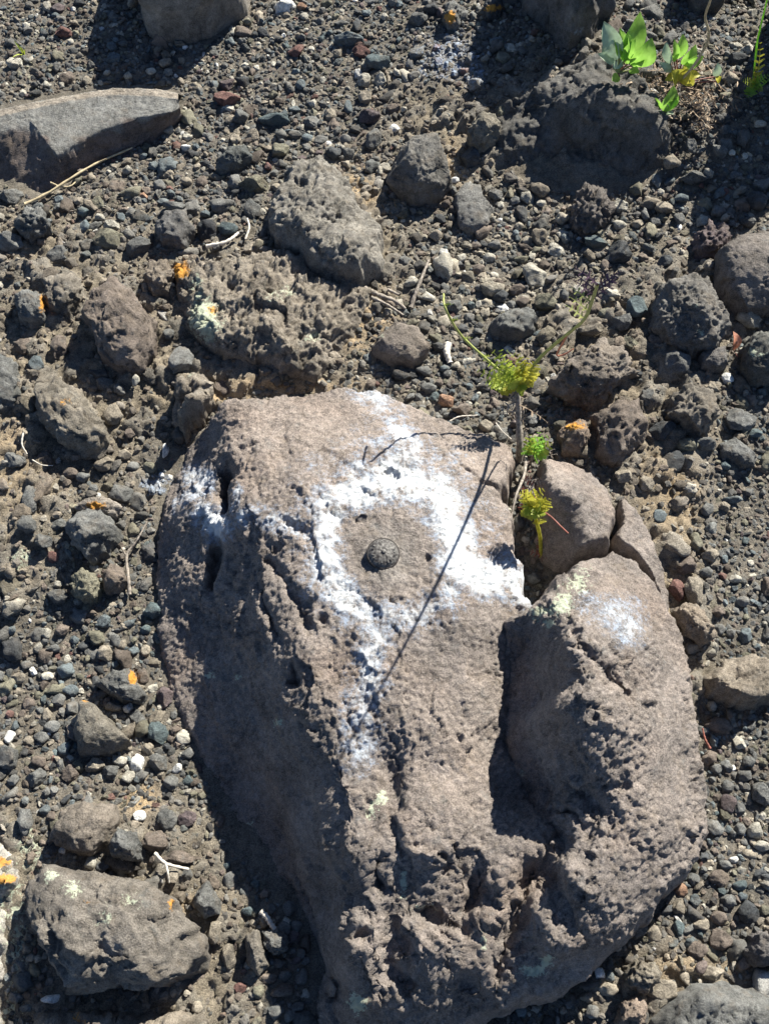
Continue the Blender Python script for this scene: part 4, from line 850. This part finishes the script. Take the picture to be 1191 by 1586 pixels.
W = np.array([.34, .14, .14, .08, .15, .07, .012, .10, .018, .006, .022]); W /= W.sum()
PAL = np.array([C[n] for n in NAMES])
def strew(name, S, sub, label, nvar=24, mat=GRAVEL, lift=0.3):
    p, F = ICO[sub]; nv = len(p); rng = np.random.default_rng(99 + sub)
    VV, FF, CC, PP, off = [], [], [], [], 0
    var = rng.integers(0, nvar, len(S))
    for k in range(nvar):
        q = facet(p, 12, 0.52, 0.88, rng) * (1 + 0.30 * perlin(p * 1.7 + k * 5, 401) + (0.16 * chunk3(p * 2.2 + k, 402) + 0.08 * chunk3(p * 5 + k, 403) if sub == 2 else 0))[:, None]
        q = q * np.array([rng.uniform(.9, 1.55), rng.uniform(.75, 1.15), rng.uniform(.6, .95)]) * 1.12
        T = S[var == k]
        if not len(T): continue
        n = len(T)
        a = rng.uniform(0, 2 * math.pi, n); t = rng.normal(0, .6, n)
        ca, sa, ct, st = np.cos(a), np.sin(a), np.cos(t), np.sin(t)
        y1 = q[:, 1] * ct[:, None] - q[:, 2] * st[:, None]; z1 = q[:, 1] * st[:, None] + q[:, 2] * ct[:, None]
        x2 = q[:, 0] * ca[:, None] - y1 * sa[:, None]; y2 = q[:, 0] * sa[:, None] + y1 * ca[:, None]
        r = T[:, 2][:, None]
        VV.append(np.stack([x2 * r + T[:, 0][:, None], y2 * r + T[:, 1][:, None], z1 * r + (T[:, 3] + rng.uniform(-0.5, 0.5, n) * T[:, 2])[:, None]], -1).reshape(-1, 3))
        c = PAL[rng.choice(len(PAL), n, p=W)]
        buff = rng.random(n) < 0.45 * blob(T[:, 4], T[:, 5], [(740,400,130,70,1),(680,470,60,50,.7),(880,350,120,30,.6)])
        c = np.where(buff[:, None], np.array([0.33, 0.295, 0.235]), c)
        dust = np.array([0.225, 0.183, 0.14]) * rng.uniform(.7, 1.1, n)[:, None]
        m = (T[:, 6] * rng.uniform(.3, .9, n))[:, None]
        c = (c * (1 - m) + dust * m) * rng.uniform(.62, 1.28, n)[:, None]
        CC.append(np.repeat(c, nv, 0))
        PP.append(np.repeat(blob(T[:, 4], T[:, 5], GPAINT) * 1.25, nv))
        FF.append((F[None] + (np.arange(n) * nv)[:, None, None]).reshape(-1, 3) + off); off += n * nv
    o = mesh_obj(name, np.concatenate(VV), np.concatenate(FF), mat, attrs={'Col': np.clip(np.concatenate(CC), .01, 1), 'paint': np.concatenate(PP)}, smooth=(sub > 1))
    tag(o, label, 'gravel', kind='stuff')
    return o
# soil clods caked into the crust
n = 900
X = RNG.uniform(-0.66, 0.66, n); Y = RNG.uniform(-0.58, 0.95, n); Rr = 0.0055 + 0.012 * RNG.random(n) ** 2.2
ok = ~blocked(X, Y); X, Y, Rr = X[ok], Y[ok], Rr[ok]
gz_ = ground_z(X, Y); u, v = proj(np.stack([X, Y, gz_], -1)); cw = crustw(u, v)
ok = RNG.random(len(X)) < cw ** 1.5
CLODS = np.stack([X, Y, Rr, gz_ - 0.35 * Rr, u, v, np.clip(cw * 1.15, 0, 1)], 1)[ok]
big = strewn[strewn[:, 2] > 0.0052]; small = strewn[strewn[:, 2] <= 0.0052]
strew('gravel', big, 2, 'loose mixed volcanic gravel strewn between the rocks')
n = 13000
X = RNG.uniform(-0.64, 0.64, n); Y = RNG.uniform(-0.56, 0.94, n); ok = ~blocked(X, Y); X, Y = X[ok], Y[ok]
g = ground_z(X, Y); u, v = proj(np.stack([X, Y, g], -1))
grit = np.stack([X, Y, RNG.uniform(0.0010, 0.0024, len(X)), g, u, v, crustw(u, v)], 1)
strew('soil_clods', CLODS, 2, 'crumbly brown soil clods caked between the rocks', 40, SOIL)
strew('grit', small[small[:, 2] > 0.0032], 1, 'small volcanic grit filling the gaps between pebbles')
strew('chippings', small[small[:, 2] <= 0.0032], 0, 'tiny angular stone chippings between the pebbles', 40)
strew('sand', grit, 0, 'coarse sand grains lying on the soil between stones')

# ------------------------------------------------------------------ survey disc set in the rock
BRONZE = mat_plain('corroded_bronze', (0.050, 0.042, 0.040), 0.55, 0.5, 320, metal=0.1, spec=0.35, c2=(0.15, 0.14, 0.13), bump=0.9)
BRONZE_DARK = mat_plain('dark_bronze', (0.045, 0.038, 0.036), 0.5, 0.3, 300, metal=0.3, bump=0.4)
def lathe(name, prof, n, mat, parent=None, wob=0.0):
    prof = np.asarray(prof, float); a = np.linspace(0, 2 * math.pi, n, endpoint=False); m = len(prof)
    V = np.stack([np.outer(np.cos(a), prof[:, 0]), np.outer(np.sin(a), prof[:, 0]), np.repeat(prof[None, :, 1], n, 0)], -1).reshape(-1, 3)
    if wob: V[:, 2] += wob * fbm(V * 300, 3, 501) 
    F = [(i * m + j, ((i + 1) % n) * m + j, ((i + 1) % n) * m + j + 1, i * m + j + 1) for i in range(n) for j in range(m - 1)]
    return mesh_obj(name, V, F, mat, parent)
dsk = at(595, 858, 0.1435); zr = float(main_z(dsk[0], dsk[1]))
dc = at(593, 857, zr + 0.004)
marker = empty('survey_marker', (dc[0], dc[1], zr - 0.001))
marker.rotation_euler = (math.radians(3), math.radians(5), 0)
tag(marker, 'domed bronze survey disc set in the white painted ring', 'survey marker')
R = 0.0188
lathe('disc', [(0.0001, .0122), (R * .25, .0119), (R * .5, .0110), (R * .72, .0094), (R * .86, .0077), (R * .93, .0058)], 72, BRONZE, marker, 0.0008)
lathe('rim', [(R * .925, .0060), (R * .95, .0064), (R * .99, .0055), (R, .0038), (R * .985, -.003), (R * .96, -.012)], 72, BRONZE_DARK, marker)
lathe('centre_mark', [(0.0001, .0132), (.0016, .0132), (.0024, .0128), (.0028, .0120), (.0029, .0100)], 24, BRONZE, marker)
for k in range(22):                                # worn, unreadable raised marks round the face
    a = k / 22 * 2 * math.pi; rr = R * 0.66
    w, l, h = .0005, .0011 + .0005 * math.sin(k * 5), .0007
    x0, y0 = rr * math.cos(a), rr * math.sin(a); ca, sa = math.cos(a), math.sin(a)
    V = [(x0 + ca * i * l - sa * j * w, y0 + sa * i * l + ca * j * w, z) for z in (.0080, .0106 + h * .3) for i, j in ((-1, -1), (1, -1), (1, 1), (-1, 1))]
    if k % 3 == 2: continue
    mesh_obj('raised_mark', V, [(3, 2, 1, 0), (4, 5, 6, 7), (0, 1, 5, 4), (1, 2, 6, 5), (2, 3, 7, 6), (3, 0, 4, 7)], BRONZE, marker, smooth=False)

# ------------------------------------------------------------------ plants and twigs
M = {'leaf': mat_plain('green_leaf', (0.27, 0.52, 0.075), .4, .22, 90, trans=.62, c2=(0.36, 0.62, 0.12)),
     'leaf_pale': mat_plain('pale_green_leaf', (0.36, 0.46, 0.30), .5, .2, 120, trans=.3),
     'leaf_yellow': mat_plain('yellow_leaf', (0.46, 0.42, 0.035), .5, .25, 160, trans=.4, c2=(0.58, 0.55, 0.09)),
     'fern': mat_plain('ferny_green', (0.40, 0.54, 0.07), .5, .3, 160, trans=.4, c2=(0.52, 0.56, 0.10)),
     'stalk': mat_plain('green_stalk', (0.28, 0.30, 0.09), .55, .25, 150),
     'straw': mat_plain('dry_straw', (0.42, 0.34, 0.21), .7, .25, 200),
     'bleached': mat_plain('bleached_twig', (0.55, 0.50, 0.43), .75, .25, 240),
     'wood': mat_plain('grey_bark', (0.21, 0.175, 0.145), .8, .4, 260, c2=(0.36, 0.31, 0.26), bump=.8),
     'red': mat_plain('reddish_stem', (0.24, 0.085, 0.06), .6, .35, 200),
     'rust': mat_plain('rusty_dead_leaf', (0.42, 0.135, 0.065), .6, .35, 240, trans=.25, c2=(0.62, 0.30, 0.20)),
     'litter': mat_plain('dry_litter', (0.25, 0.16, 0.10), .8, .5, 180, c2=(0.48, 0.37, 0.26)),
     'flower': mat_plain('dark_purple_bud', (0.07, 0.035, 0.06), .6, .3, 260)}

def spline(pts, n):
    p = np.asarray(pts, float)
    if len(p) == 2: t = np.linspace(0, 1, n)[:, None]; return p[0] + (p[1] - p[0]) * t
    q = np.concatenate([[2 * p[0] - p[1]], p, [2 * p[-1] - p[-2]]]); out = []
    for t in np.linspace(0, len(p) - 1, n):
        i = min(int(t), len(p) - 2); f = t - i; a, b, c, d = q[i:i + 4]
        out.append(0.5 * (2 * b + (c - a) * f + (2 * a - 5 * b + 4 * c - d) * f * f + (3 * b - a - 3 * c + d) * f ** 3))
    return np.array(out)

def tube(name, pts, r0, r1, mat, parent=None, n=18, k=7, wob=0.12, seed=0):
    c = spline(pts, n); t = np.gradient(c, axis=0); t /= np.linalg.norm(t, axis=1)[:, None]
    up = np.array([0.3, 0.2, 1.0]); a = np.cross(t, up); a /= np.linalg.norm(a, axis=1)[:, None] + 1e-9; b = np.cross(t, a)
    th = np.linspace(0, 2 * math.pi, k, endpoint=False); rr = np.linspace(r0, r1, n)
    rr = rr * (1 + wob * np.sin(np.arange(n) * 2.3 + seed))
    V = (c[:, None] + rr[:, None, None] * (np.cos(th)[None, :, None] * a[:, None] + np.sin(th)[None, :, None] * b[:, None])).reshape(-1, 3)
    F = [(i * k + j, i * k + (j + 1) % k, (i + 1) * k + (j + 1) % k, (i + 1) * k + j) for i in range(n - 1) for j in range(k)]
    V = np.concatenate([V, c[:1], c[-1:]]); m = len(V)
    F += [(m - 2, (j + 1) % k, j, m - 2) for j in range(k)] and []
    if parent is not None: V = V - np.array(parent.location)
    o = mesh_obj(name, V, F, mat, parent)
    return o, c

def leaf(name, base, tip, width, mat, parent, curl=0.15, fold=0.25, normal=None, nx=9, ny=5):
    """curved blade with a folded midrib, from base to tip (world points)"""
    base = np.asarray(base, float); tip = np.asarray(tip, float); d = tip - base; L = np.linalg.norm(d); d /= L
    nrm = np.array([0, -0.3, 1.0]) if normal is None else np.asarray(normal, float)
    side = np.cross(d, nrm); side /= np.linalg.norm(side); nn = np.cross(side, d)
    V = []
    for i in range(nx):
        t = i / (nx - 1); w = width * (math.sin(math.pi * min(1, t * 0.98 + 0.02) ** 0.85) ** 0.8) * (1.0 if t < 1 else 0) + 0.0003
        for j in range(ny):
            s = j / (ny - 1) * 2 - 1
            V.append(base + d * L * t + side * w * s * .5 + nn * (L * curl * math.sin(math.pi * t) + fold * w * abs(s) * .5 + 0.03 * L * math.sin(7 * t + 3 * s) * abs(s)))
    V = np.array(V) - np.array(parent.location)
    F = [(i * ny + j, i * ny + j + 1, (i + 1) * ny + j + 1, (i + 1) * ny + j) for i in range(nx - 1) for j in range(ny - 1)]
    return mesh_obj(name, V, F, mat, parent)

def fern(name, base, tip, width, mat, parent, pairs=7, curl=0.2, seed=0):
    """one feathery leaf: a midrib with lobed leaflets on both sides, one mesh"""
    rng = np.random.default_rng(700 + seed)
    base = np.asarray(base, float); tip = np.asarray(tip, float); d = tip - base; L = np.linalg.norm(d); d /= L
    nrm = np.array([rng.normal() * .4, -0.5 + rng.normal() * .3, 1.0]); side = np.cross(d, nrm); side /= np.linalg.norm(side); nn = np.cross(side, d)
    V, F = [], []
    def quad(a, b, c, e): i = len(V); V.extend([a, b, c, e]); F.append((i, i + 1, i + 2, i + 3))
    def mid(t): return base + d * L * t + nn * L * curl * math.sin(math.pi * t * .9)
    for i in range(8):
        a, b = mid(i / 8), mid((i + 1) / 8); w = side * 0.0008 * (1 - i / 9)
        quad(a - w, a + w, b + w, b - w)
    for i in range(pairs):
        t = 0.18 + 0.8 * i / (pairs - 1); c = mid(t); w = width * (math.sin(math.pi * (0.15 + 0.8 * t)) ** .8) * rng.uniform(.8, 1.15) * .5
        for s in (-1, 1):
            dr = side * s + d * rng.uniform(.35, .7) + nn * rng.uniform(-.1, .45); dr /= np.linalg.norm(dr); pr = np.cross(dr, nn)
            wl = w * 0.46
            for q in range(4):                     # lobes
                f0, f1 = q / 4, (q + 1) / 4
                l0 = wl * (0.55 + 0.45 * math.sin(math.pi * (f0 * .8 + .2))); l1 = l0 * .55
                p0, p1 = c + dr * w * f0, c + dr * w * f1
                quad(p0 - pr * l0 * .5, p0 + pr * l0 * .5, p1 + pr * l1 * .5 + nn * w * .05, p1 - pr * l1 * .5 + nn * w * .05)
    V = np.array(V) - np.array(parent.location)
    return mesh_obj(name, V, F, mat, parent, smooth=False)

def gat(u, v, lift=0.0):
    c = at(u, v, 0.02)
    for _ in range(4): c = at(u, v, float(ground_z(c[0], c[1])) + lift)
    return c
def rat(u, v, lift=0.0):
    """point on the painted boulder's skin"""
    c = at(u, v, 0.12)
    for _ in range(6): c = at(u, v, float(main_z(c[0], c[1])) + lift)
    return c
def lit(u, v, su, sv):
    """3-D point seen at (u, v) whose shadow falls on the boulder at (su, sv)"""
    p = rat(su, sv); d1 = ray(u, v); d1 = d1 / np.linalg.norm(d1); d2 = SUN
    w = CAM - p; b = d1 @ d2
    t = (b * (d2 @ w) - (d1 @ w)) / (1 - b * b)
    return CAM + d1 * t

# the feathery weed rooted in the crevice
b0 = gat(806, 708, 0.01)
weed = empty('feathery_weed', b0)
tag(weed, 'tall feathery weed with woody stem and two thin stalks behind the painted boulder', 'plant')
top = at(800, 598, 0.125)
tube('stem', [b0 + [0, 0, -.02], at(805, 690, 0.065), at(803, 640, 0.095), top], .0052, .0034, M['wood'], weed, n=14, seed=1)
for k, (u, v, z, wd, mt) in enumerate([(765,548,.17,.022,'fern'),(752,560,.165,.02,'fern'),(778,545,.175,.02,'fern'),(760,590,.13,.024,'fern'),(775,600,.125,.024,'leaf_yellow'),(800,552,.17,.022,'leaf_yellow'),(815,556,.165,.02,'leaf_yellow'),(828,562,.15,.022,'leaf_yellow'),(830,580,.135,.022,'leaf_yellow'),(810,600,.125,.02,'fern'),(745,575,.15,.018,'fern'),(790,575,.165,.018,'fern')]):
    fern('leaf', top + [0, 0, .004 * (k % 3)], top + (at(u, v, z) - top) * 1.12, wd * 1.05, M[mt], weed, 8, .22, k)
    fern('leaf', top + [0.002, 0, .003], top + (at(u, v, z) - top) * 0.9 + RNG.normal(0, .004, 3), wd * .85, M[mt], weed, 7, .3, k + 400)
_, cl = tube('stalk', [top, at(760, 562, .15), at(715, 520, .185), lit(690, 478, 492, 712), at(687, 455, .235)], .0020, .0012, M['stalk'], weed, n=26, seed=2)
_, cr = tube('stalk', [top, at(838, 552, .17), at(880, 516, .27), at(905, 494, .37), at(918, 462, .45), at(925, 440, .50)], .0023, .0014, M['stalk'], weed, n=26, seed=3)
for i in (8, 12, 16, 20):
    fern('leaf', cl[i], cl[i] + np.array([.010 * (-1) ** i, -.006, .010]), .006, M['fern'], weed, 4, .1, 40 + i)
for i in (15, 17, 19, 20, 21, 22, 23, 24, 25):
    fern('bud', cr[i], cr[i] + np.array([.020 * (-1) ** i, .008, .012]), .011, M['flower' if i > 19 else 'stalk'], weed, 4, .1, 50 + i)
tube('side_shoot', [cr[10], at(862, 549, .19), at(875, 548, .19), at(888, 540, .2)], .0013, .0008, M['rust'], weed, n=10, seed=5)
for k in range(16):                                # dead leaves hanging on the stem
    rng = np.random.default_rng(60 + k); t = rng.uniform(.45, 1.0)
    p = b0 + (top - b0) * t
    fern('dead_leaf', p, p + np.array([rng.normal() * .016, rng.normal() * .012, -rng.uniform(.004, .022)]), .012, M['wood' if k % 3 else 'litter'], weed, 4, .2, 60 + k)

b1 = gat(822, 712, 0.012)
sprig = empty('green_sprig', b1)
tag(sprig, 'small bright green feathery sprig on the crevice right of the woody stem', 'plant')
for k, (u, v, z) in enumerate([(822,672,.09),(835,668,.095),(850,676,.09),(855,688,.08),(845,698,.07),(828,706,.06),(838,680,.10),(815,690,.07)]):
    fern('leaf', b1 + [0.002, 0.0, .012], at(u, v, z), .021, M['leaf' if k % 3 else 'fern'], sprig, 6, .25, 90 + k)
tube('stem', [b1 + [0, 0, -.015], b1 + [0.002, 0, .014]], .002, .0014, M['wood'], sprig, n=6)
for k, (u, v) in enumerate([(858,695),(862,702),(812,678),(846,706)]):
    fern('dead_leaf', b1 + [0, 0, .008], at(u, v, .06), .012, M['wood'], sprig, 4, .2, 110 + k)

b2 = gat(840, 862, 0.004)
yw = empty('yellow_weed', b2)
tag(yw, 'yellowing feathery weed with reddish base, in the gap beside the tan slab', 'plant')
tp = at(826, 786, .155)
tube('stem', [b2 + [0, 0, -.01], at(836, 830, .085), at(830, 806, .125), tp], .0026, .0020, M['leaf_yellow'], yw, n=14)
for k, (u, v, z, mt) in enumerate([(806,768,0.170,'leaf_yellow'),(815,760,0.180,'leaf_yellow'),(842,762,0.180,'leaf_yellow'),(848,772,0.175,'leaf_yellow'),(848,784,0.165,'leaf_yellow'),(812,786,0.160,'fern'),(818,800,0.150,'leaf_yellow'),(835,800,0.155,'fern'),(832,775,0.180,'fern')]):
    fern('leaf', tp, tp + (at(u, v, z) - tp) * 1.15, .021, M[mt], yw, 8, .2, 130 + k)
fern('leaf', at(830, 812, .115), at(836, 800, .13), .018, M['leaf_yellow'], yw, 5, .2, 150)
tube('side_shoot', [tp, at(850, 798, .13), at(868, 815, .125), at(880, 826, .12)], .0014, .0009, M['red'], yw, n=12)
for k in range(16):
    rng = np.random.default_rng(160 + k)
    fern('dead_leaf', b2 + [0, 0, .003], b2 + np.array([rng.normal() * .013, rng.normal() * .013, rng.uniform(.0, .018)]), .010, M['rust' if k % 2 else 'red'], yw, 4, .2, 160 + k)
tube('dead_stem', [at(815, 700, .06), at(812, 735, .09), at(800, 765, .105), at(792, 800, .10)], .0022, .0012, M['wood'], yw, n=12, seed=9)
for k in range(12):
    rng = np.random.default_rng(190 + k); p = at(818 + rng.normal() * 8, 752 + rng.normal() * 18, .095)
    fern('dead_leaf', p, p + np.array([rng.normal() * .012, rng.normal() * .010, rng.normal() * .008]), .011, M['wood' if k % 2 else 'red'], yw, 4, .2, 190 + k)

# broad-leaved weeds on the dark boulder
def topz(u, v, zc): return at(u, v, zc)
b3 = at(957, 112, .108)
dock = empty('broadleaf_weed', b3)
tag(dock, 'broad-leaved weed with three large bright green leaves on the big dark boulder', 'plant')
for k, (bu, bv, bz, tu, tv, tz, w, mt, nr) in enumerate([
    (962,92,.125,992,18,.175,.030,'leaf',(.3,-.9,.5)),(978,100,.12,1010,58,.155,.036,'leaf',(.5,-.8,.5)),(958,90,.13,935,32,.17,.024,'leaf_pale',(-.3,-.6,.8)),(955,92,.125,936,60,.14,.018,'leaf_pale',(-.7,-.4,.6)),
    (966,95,.125,972,50,.17,.014,'leaf',(.8,-.5,.2)),(972,98,.12,960,42,.165,.016,'leaf',(.1,-.9,.4)),(950,104,.115,968,92,.125,.012,'leaf_pale',(0,-.5,1)),(960,118,.105,948,124,.10,.013,'leaf',(0,-.4,1)),(978,100,.12,1003,84,.13,.012,'leaf',(0,-.3,1)),(960,88,.13,950,50,.16,.012,'leaf',(.4,-.8,.4)),(968,92,.13,984,60,.16,.014,'leaf',(-.4,-.8,.4)),(952,96,.12,926,82,.135,.013,'leaf_pale',(-.2,-.5,.8)),(975,108,.112,990,112,.115,.012,'leaf',(0,-.4,1))]):
    leaf('leaf', topz(bu, bv, bz), topz(tu, tv, tz), w * 1.15, M[mt], dock, .12, .35, nr)
    tube('leaf_stalk', [b3, topz(bu, bv, bz)], .0013, .0010, M['red' if k % 2 else 'stalk'], dock, n=5)
b4 = at(1050, 128, .095)
dock2 = empty('mixed_weed', b4)
tag(dock2, 'low weed with small pointed leaves and tall dry stalk, right of the broad-leaved weed', 'plant')
for k, (bu, bv, bz, tu, tv, tz, w, mt, nr) in enumerate([
    (1048,90,.12,1058,52,.15,.017,'leaf',(.2,-.9,.5)),(1055,98,.12,1078,68,.14,.018,'leaf',(.5,-.7,.5)),(1038,98,.12,1032,64,.14,.012,'leaf_pale',(-.6,-.6,.5)),(1050,125,.10,1040,108,.125,.022,'leaf_yellow',(0,-.6,.8)),(1055,128,.10,1072,108,.12,.024,'leaf_yellow',(.2,-.6,.8)),
    (1058,125,.10,1060,100,.125,.016,'leaf_yellow',(0,-.7,.7)),(1028,172,.085,1044,132,.115,.021,'leaf',(.2,-.9,.5)),(1022,170,.085,1015,150,.10,.010,'leaf',(-.3,-.7,.5)),(1030,174,.08,1044,176,.085,.007,'leaf_pale',(0,-.3,1)),(1108,118,.095,1112,96,.115,.011,'leaf_pale',(0,-.6,.7)),(1110,125,.09,1118,118,.10,.009,'leaf_yellow',(0,-.4,1)),(1044,95,.12,1044,60,.15,.010,'leaf',(.3,-.8,.4)),(1058,104,.115,1090,86,.13,.012,'leaf',(.4,-.6,.6)),(1040,110,.11,1022,96,.12,.010,'leaf_pale',(-.4,-.5,.8)),(1062,118,.105,1085,116,.11,.012,'leaf_yellow',(0,-.4,1)),(1046,118,.105,1030,124,.105,.012,'leaf_yellow',(0,-.4,1)),(1032,166,.088,1052,150,.105,.010,'leaf',(.3,-.6,.7))]):
    leaf('leaf', topz(bu, bv, bz), topz(tu, tv, tz), w * 1.15, M[mt], dock2, .12, .35, nr)
    tube('leaf_stalk', [at(1028, 180, .072) if 1010 < bu < 1035 else b4, topz(bu, bv, bz)], .0011, .0009, M['red'], dock2, n=5)
tube('dry_stalk', [b4, at(1075, 100, .14), at(1093, 70, .18), at(1098, 50, .21), at(1092, 25, .25), at(1100, 0, .29), at(1106, -30, .33)], .0022, .0014, M['straw'], dock2, n=20, seed=12)
b5 = at(1165, 140, .085)
fw = empty('toothed_weed', b5)
tag(fw, 'small yellow-green toothed weed with a thin upright stalk near the right edge', 'plant')
for k, (u, v, z, w, mt) in enumerate([(1176,64,.15,.012,'leaf_yellow'),(1172,103,.12,.012,'leaf_yellow'),(1190,115,.12,.012,'leaf'),(1150,125,.11,.012,'fern'),(1172,135,.10,.012,'leaf'),(1158,150,.09,.014,'leaf'),(1180,140,.09,.010,'fern')]):
    fern('leaf', b5 + [0, 0, .008], at(u, v, z), w * 1.5, M[mt], fw, 7, .12, 220 + k)
tube('stalk', [b5, at(1172, 70, .15), at(1178, 40, .19), at(1190, -10, .25), at(1196, -40, .29)], .0015, .0010, M['leaf'], fw, n=16)
tube('side_shoot', [b5, at(1185, 128, .105), at(1200, 110, .12)], .0012, .0008, M['leaf'], fw, n=8)
b6 = gat(38, 84)
sp = empty('seedling', b6)
tag(sp, 'tiny thin-leaved green seedling in the gravel at the upper left', 'plant')
for k in range(7):
    rng = np.random.default_rng(240 + k)
    leaf('leaf', b6, b6 + np.array([rng.normal() * .010, rng.normal() * .010, rng.uniform(.008, .018)]), .0025, M['fern'], sp, .1, .1)

# dead leaf litter under the weeds
V, F = [], []
rng = np.random.default_rng(300)
for k in range(520):
    u = rng.normal(1050, 45); v = 135 + (u - 1050) * .05 + rng.normal(0, 26)
    if rng.random() < .2: u, v = rng.normal(1085, 10), rng.uniform(140, 205)
    zc = 0.083 + rng.uniform(-.004, .012) if u < 1100 else 0.076 + rng.uniform(-.004, .01)
    if v > 165: zc -= (v - 165) * .0006
    p = at(u, v, zc); d = rng.normal(size=3) * np.array([1, 1, .5]); d /= np.linalg.norm(d); n_ = np.cross(d, rng.normal(size=3)); n_ /= np.linalg.norm(n_); m_ = np.cross(d, n_)
    L = rng.uniform(.004, .017); w = rng.uniform(.0005, .0014); i = len(V)
    for e, ww in ((-1, .5), (0, 1), (1, .4)):
        for a in range(3):
            t = a * 2.094; V.append(p + d * L * e * .5 + m_ * L * .08 * (1 - e * e) + (n_ * math.cos(t) + m_ * math.sin(t)) * w * ww)
    for s_ in (0, 3):
        for a in range(3): F.append((i + s_ + a, i + s_ + (a + 1) % 3, i + s_ + 3 + (a + 1) % 3, i + s_ + 3 + a))
tag(mesh_obj('dead_leaf_litter', V, F, M['litter'], smooth=False), 'brown dead stalks and leaf litter under the weeds', 'litter', kind='stuff')

# twigs, straws and a fallen leaf lying about
def twig(name, label, cat, paths, r0, r1, mat, seed=0):
    pts = [[gat(u, v, l) for u, v, l in p] for p in paths]
    e = empty(name, pts[0][0]); tag(e, label, cat)
    for k, p in enumerate(pts): tube('stem' if k == 0 else 'branch', p, r0 if k == 0 else r0 * .6, r1 if k == 0 else r1 * .7, mat, e, n=16, k=6, wob=.22, seed=seed + k)
    return e
twig('dry_straw', 'long curved dry straw lying against the front of the ridged slab', 'straw', [[(38,316,.008),(75,298,.010),(115,272,.012),(150,252,.011),(205,228,.008)],[(88,288,.010),(108,288,.008),(122,276,.006)],[(78,282,.012),(92,288,.010)],[(150,252,.010),(165,245,.014)]], .0024, .0014, M['straw'], 1)
twig('root_piece', 'short pale root beside the black stone left of the lava lump', 'twig', [[(320,381,.008),(345,376,.010),(360,368,.012),(369,360,.010)],[(380,370,.008),(386,352,.012),(383,338,.010)]], .0030, .0020, M['bleached'], 3)
twig('forked_twig', 'long grey forked twig at the foot of the painted boulder, left side', 'twig', [[(201,921,.010),(199,895,.012),(196,862,.013),(205,845,.012)],[(196,862,.013),(188,848,.010)],[(203,850,.010),(215,832,.016),(228,808,.016)]], .0026, .0016, M['wood'], 4)
twig('forked_twig', 'small white forked twig above the lichen-spotted boulder', 'twig', [[(240,1322,.014),(257,1338,.016),(292,1347,.012)],[(257,1338,.016),(260,1352,.014),(262,1368,.012)],[(257,1338,.016),(252,1345,.012)]], .0022, .0016, M['bleached'], 6)
twig('white_twig', 'short thick white twig by the blocky cobble', 'twig', [[(404,1412,.012),(414,1422,.014),(420,1432,.014),(426,1441,.012)]], .0034, .0030, M['bleached'], 7)
twig('dead_branch', 'flaking grey piece of dead branch above the brown-grey wedge', 'twig', [[(565,447,.010),(590,458,.012),(612,466,.010),(628,478,.008)],[(575,460,.008),(600,472,.010),(625,488,.006)],[(600,448,.01),(618,456,.008)]], .0042, .0022, M['wood'], 8)
twig('bark_twig', 'thin grey twig standing askew in the pale pebbles', 'twig', [[(636,476,.006),(645,450,.014),(655,425,.016),(664,402,.014)]], .0032, .0018, M['wood'], 9)
twig('rootlet', 'thin curved pale rootlet on the soil at the left', 'twig', [[(36,670,.012),(34,688,.012),(42,703,.012)],[(50,712,.010),(65,720,.010),(82,721,.008)]], .0014, .0008, M['bleached'], 10)
twig('woody_chip', 'pale upright wood chip left of the feathery weed', 'twig', [[(694,532,.006),(692,545,.010),(697,562,.006)]], .0055, .0040, M['bleached'], 11)
twig('dry_straw', 'short dry straw between the brown stones behind the painted boulder', 'straw', [[(697,652,.02),(712,645,.02),(740,643,.02)],[(768,655,.02),(778,668,.02),(792,680,.015)]], .0012, .0008, M['bleached'], 12)
twig('red_stalk', 'thin red stalk in the gravel at the right edge', 'twig', [[(1088,1128,.012),(1092,1145,.012),(1100,1160,.010)]], .0010, .0016, M['red'], 13)
lf = empty('fallen_leaf', gat(1136, 528, .012)); tag(lf, 'dry rust-coloured fallen leaf below the smooth grey boulder', 'leaf')
leaf('blade', gat(1136, 542, .010), gat(1136, 513, .024), .013, M['rust'], lf, .2, .6, (.3, -.5, .8)); tube('leaf_stalk', [gat(1136, 542, .010), gat(1143, 553, .006)], .0007, .0005, M['red'], lf, n=5)
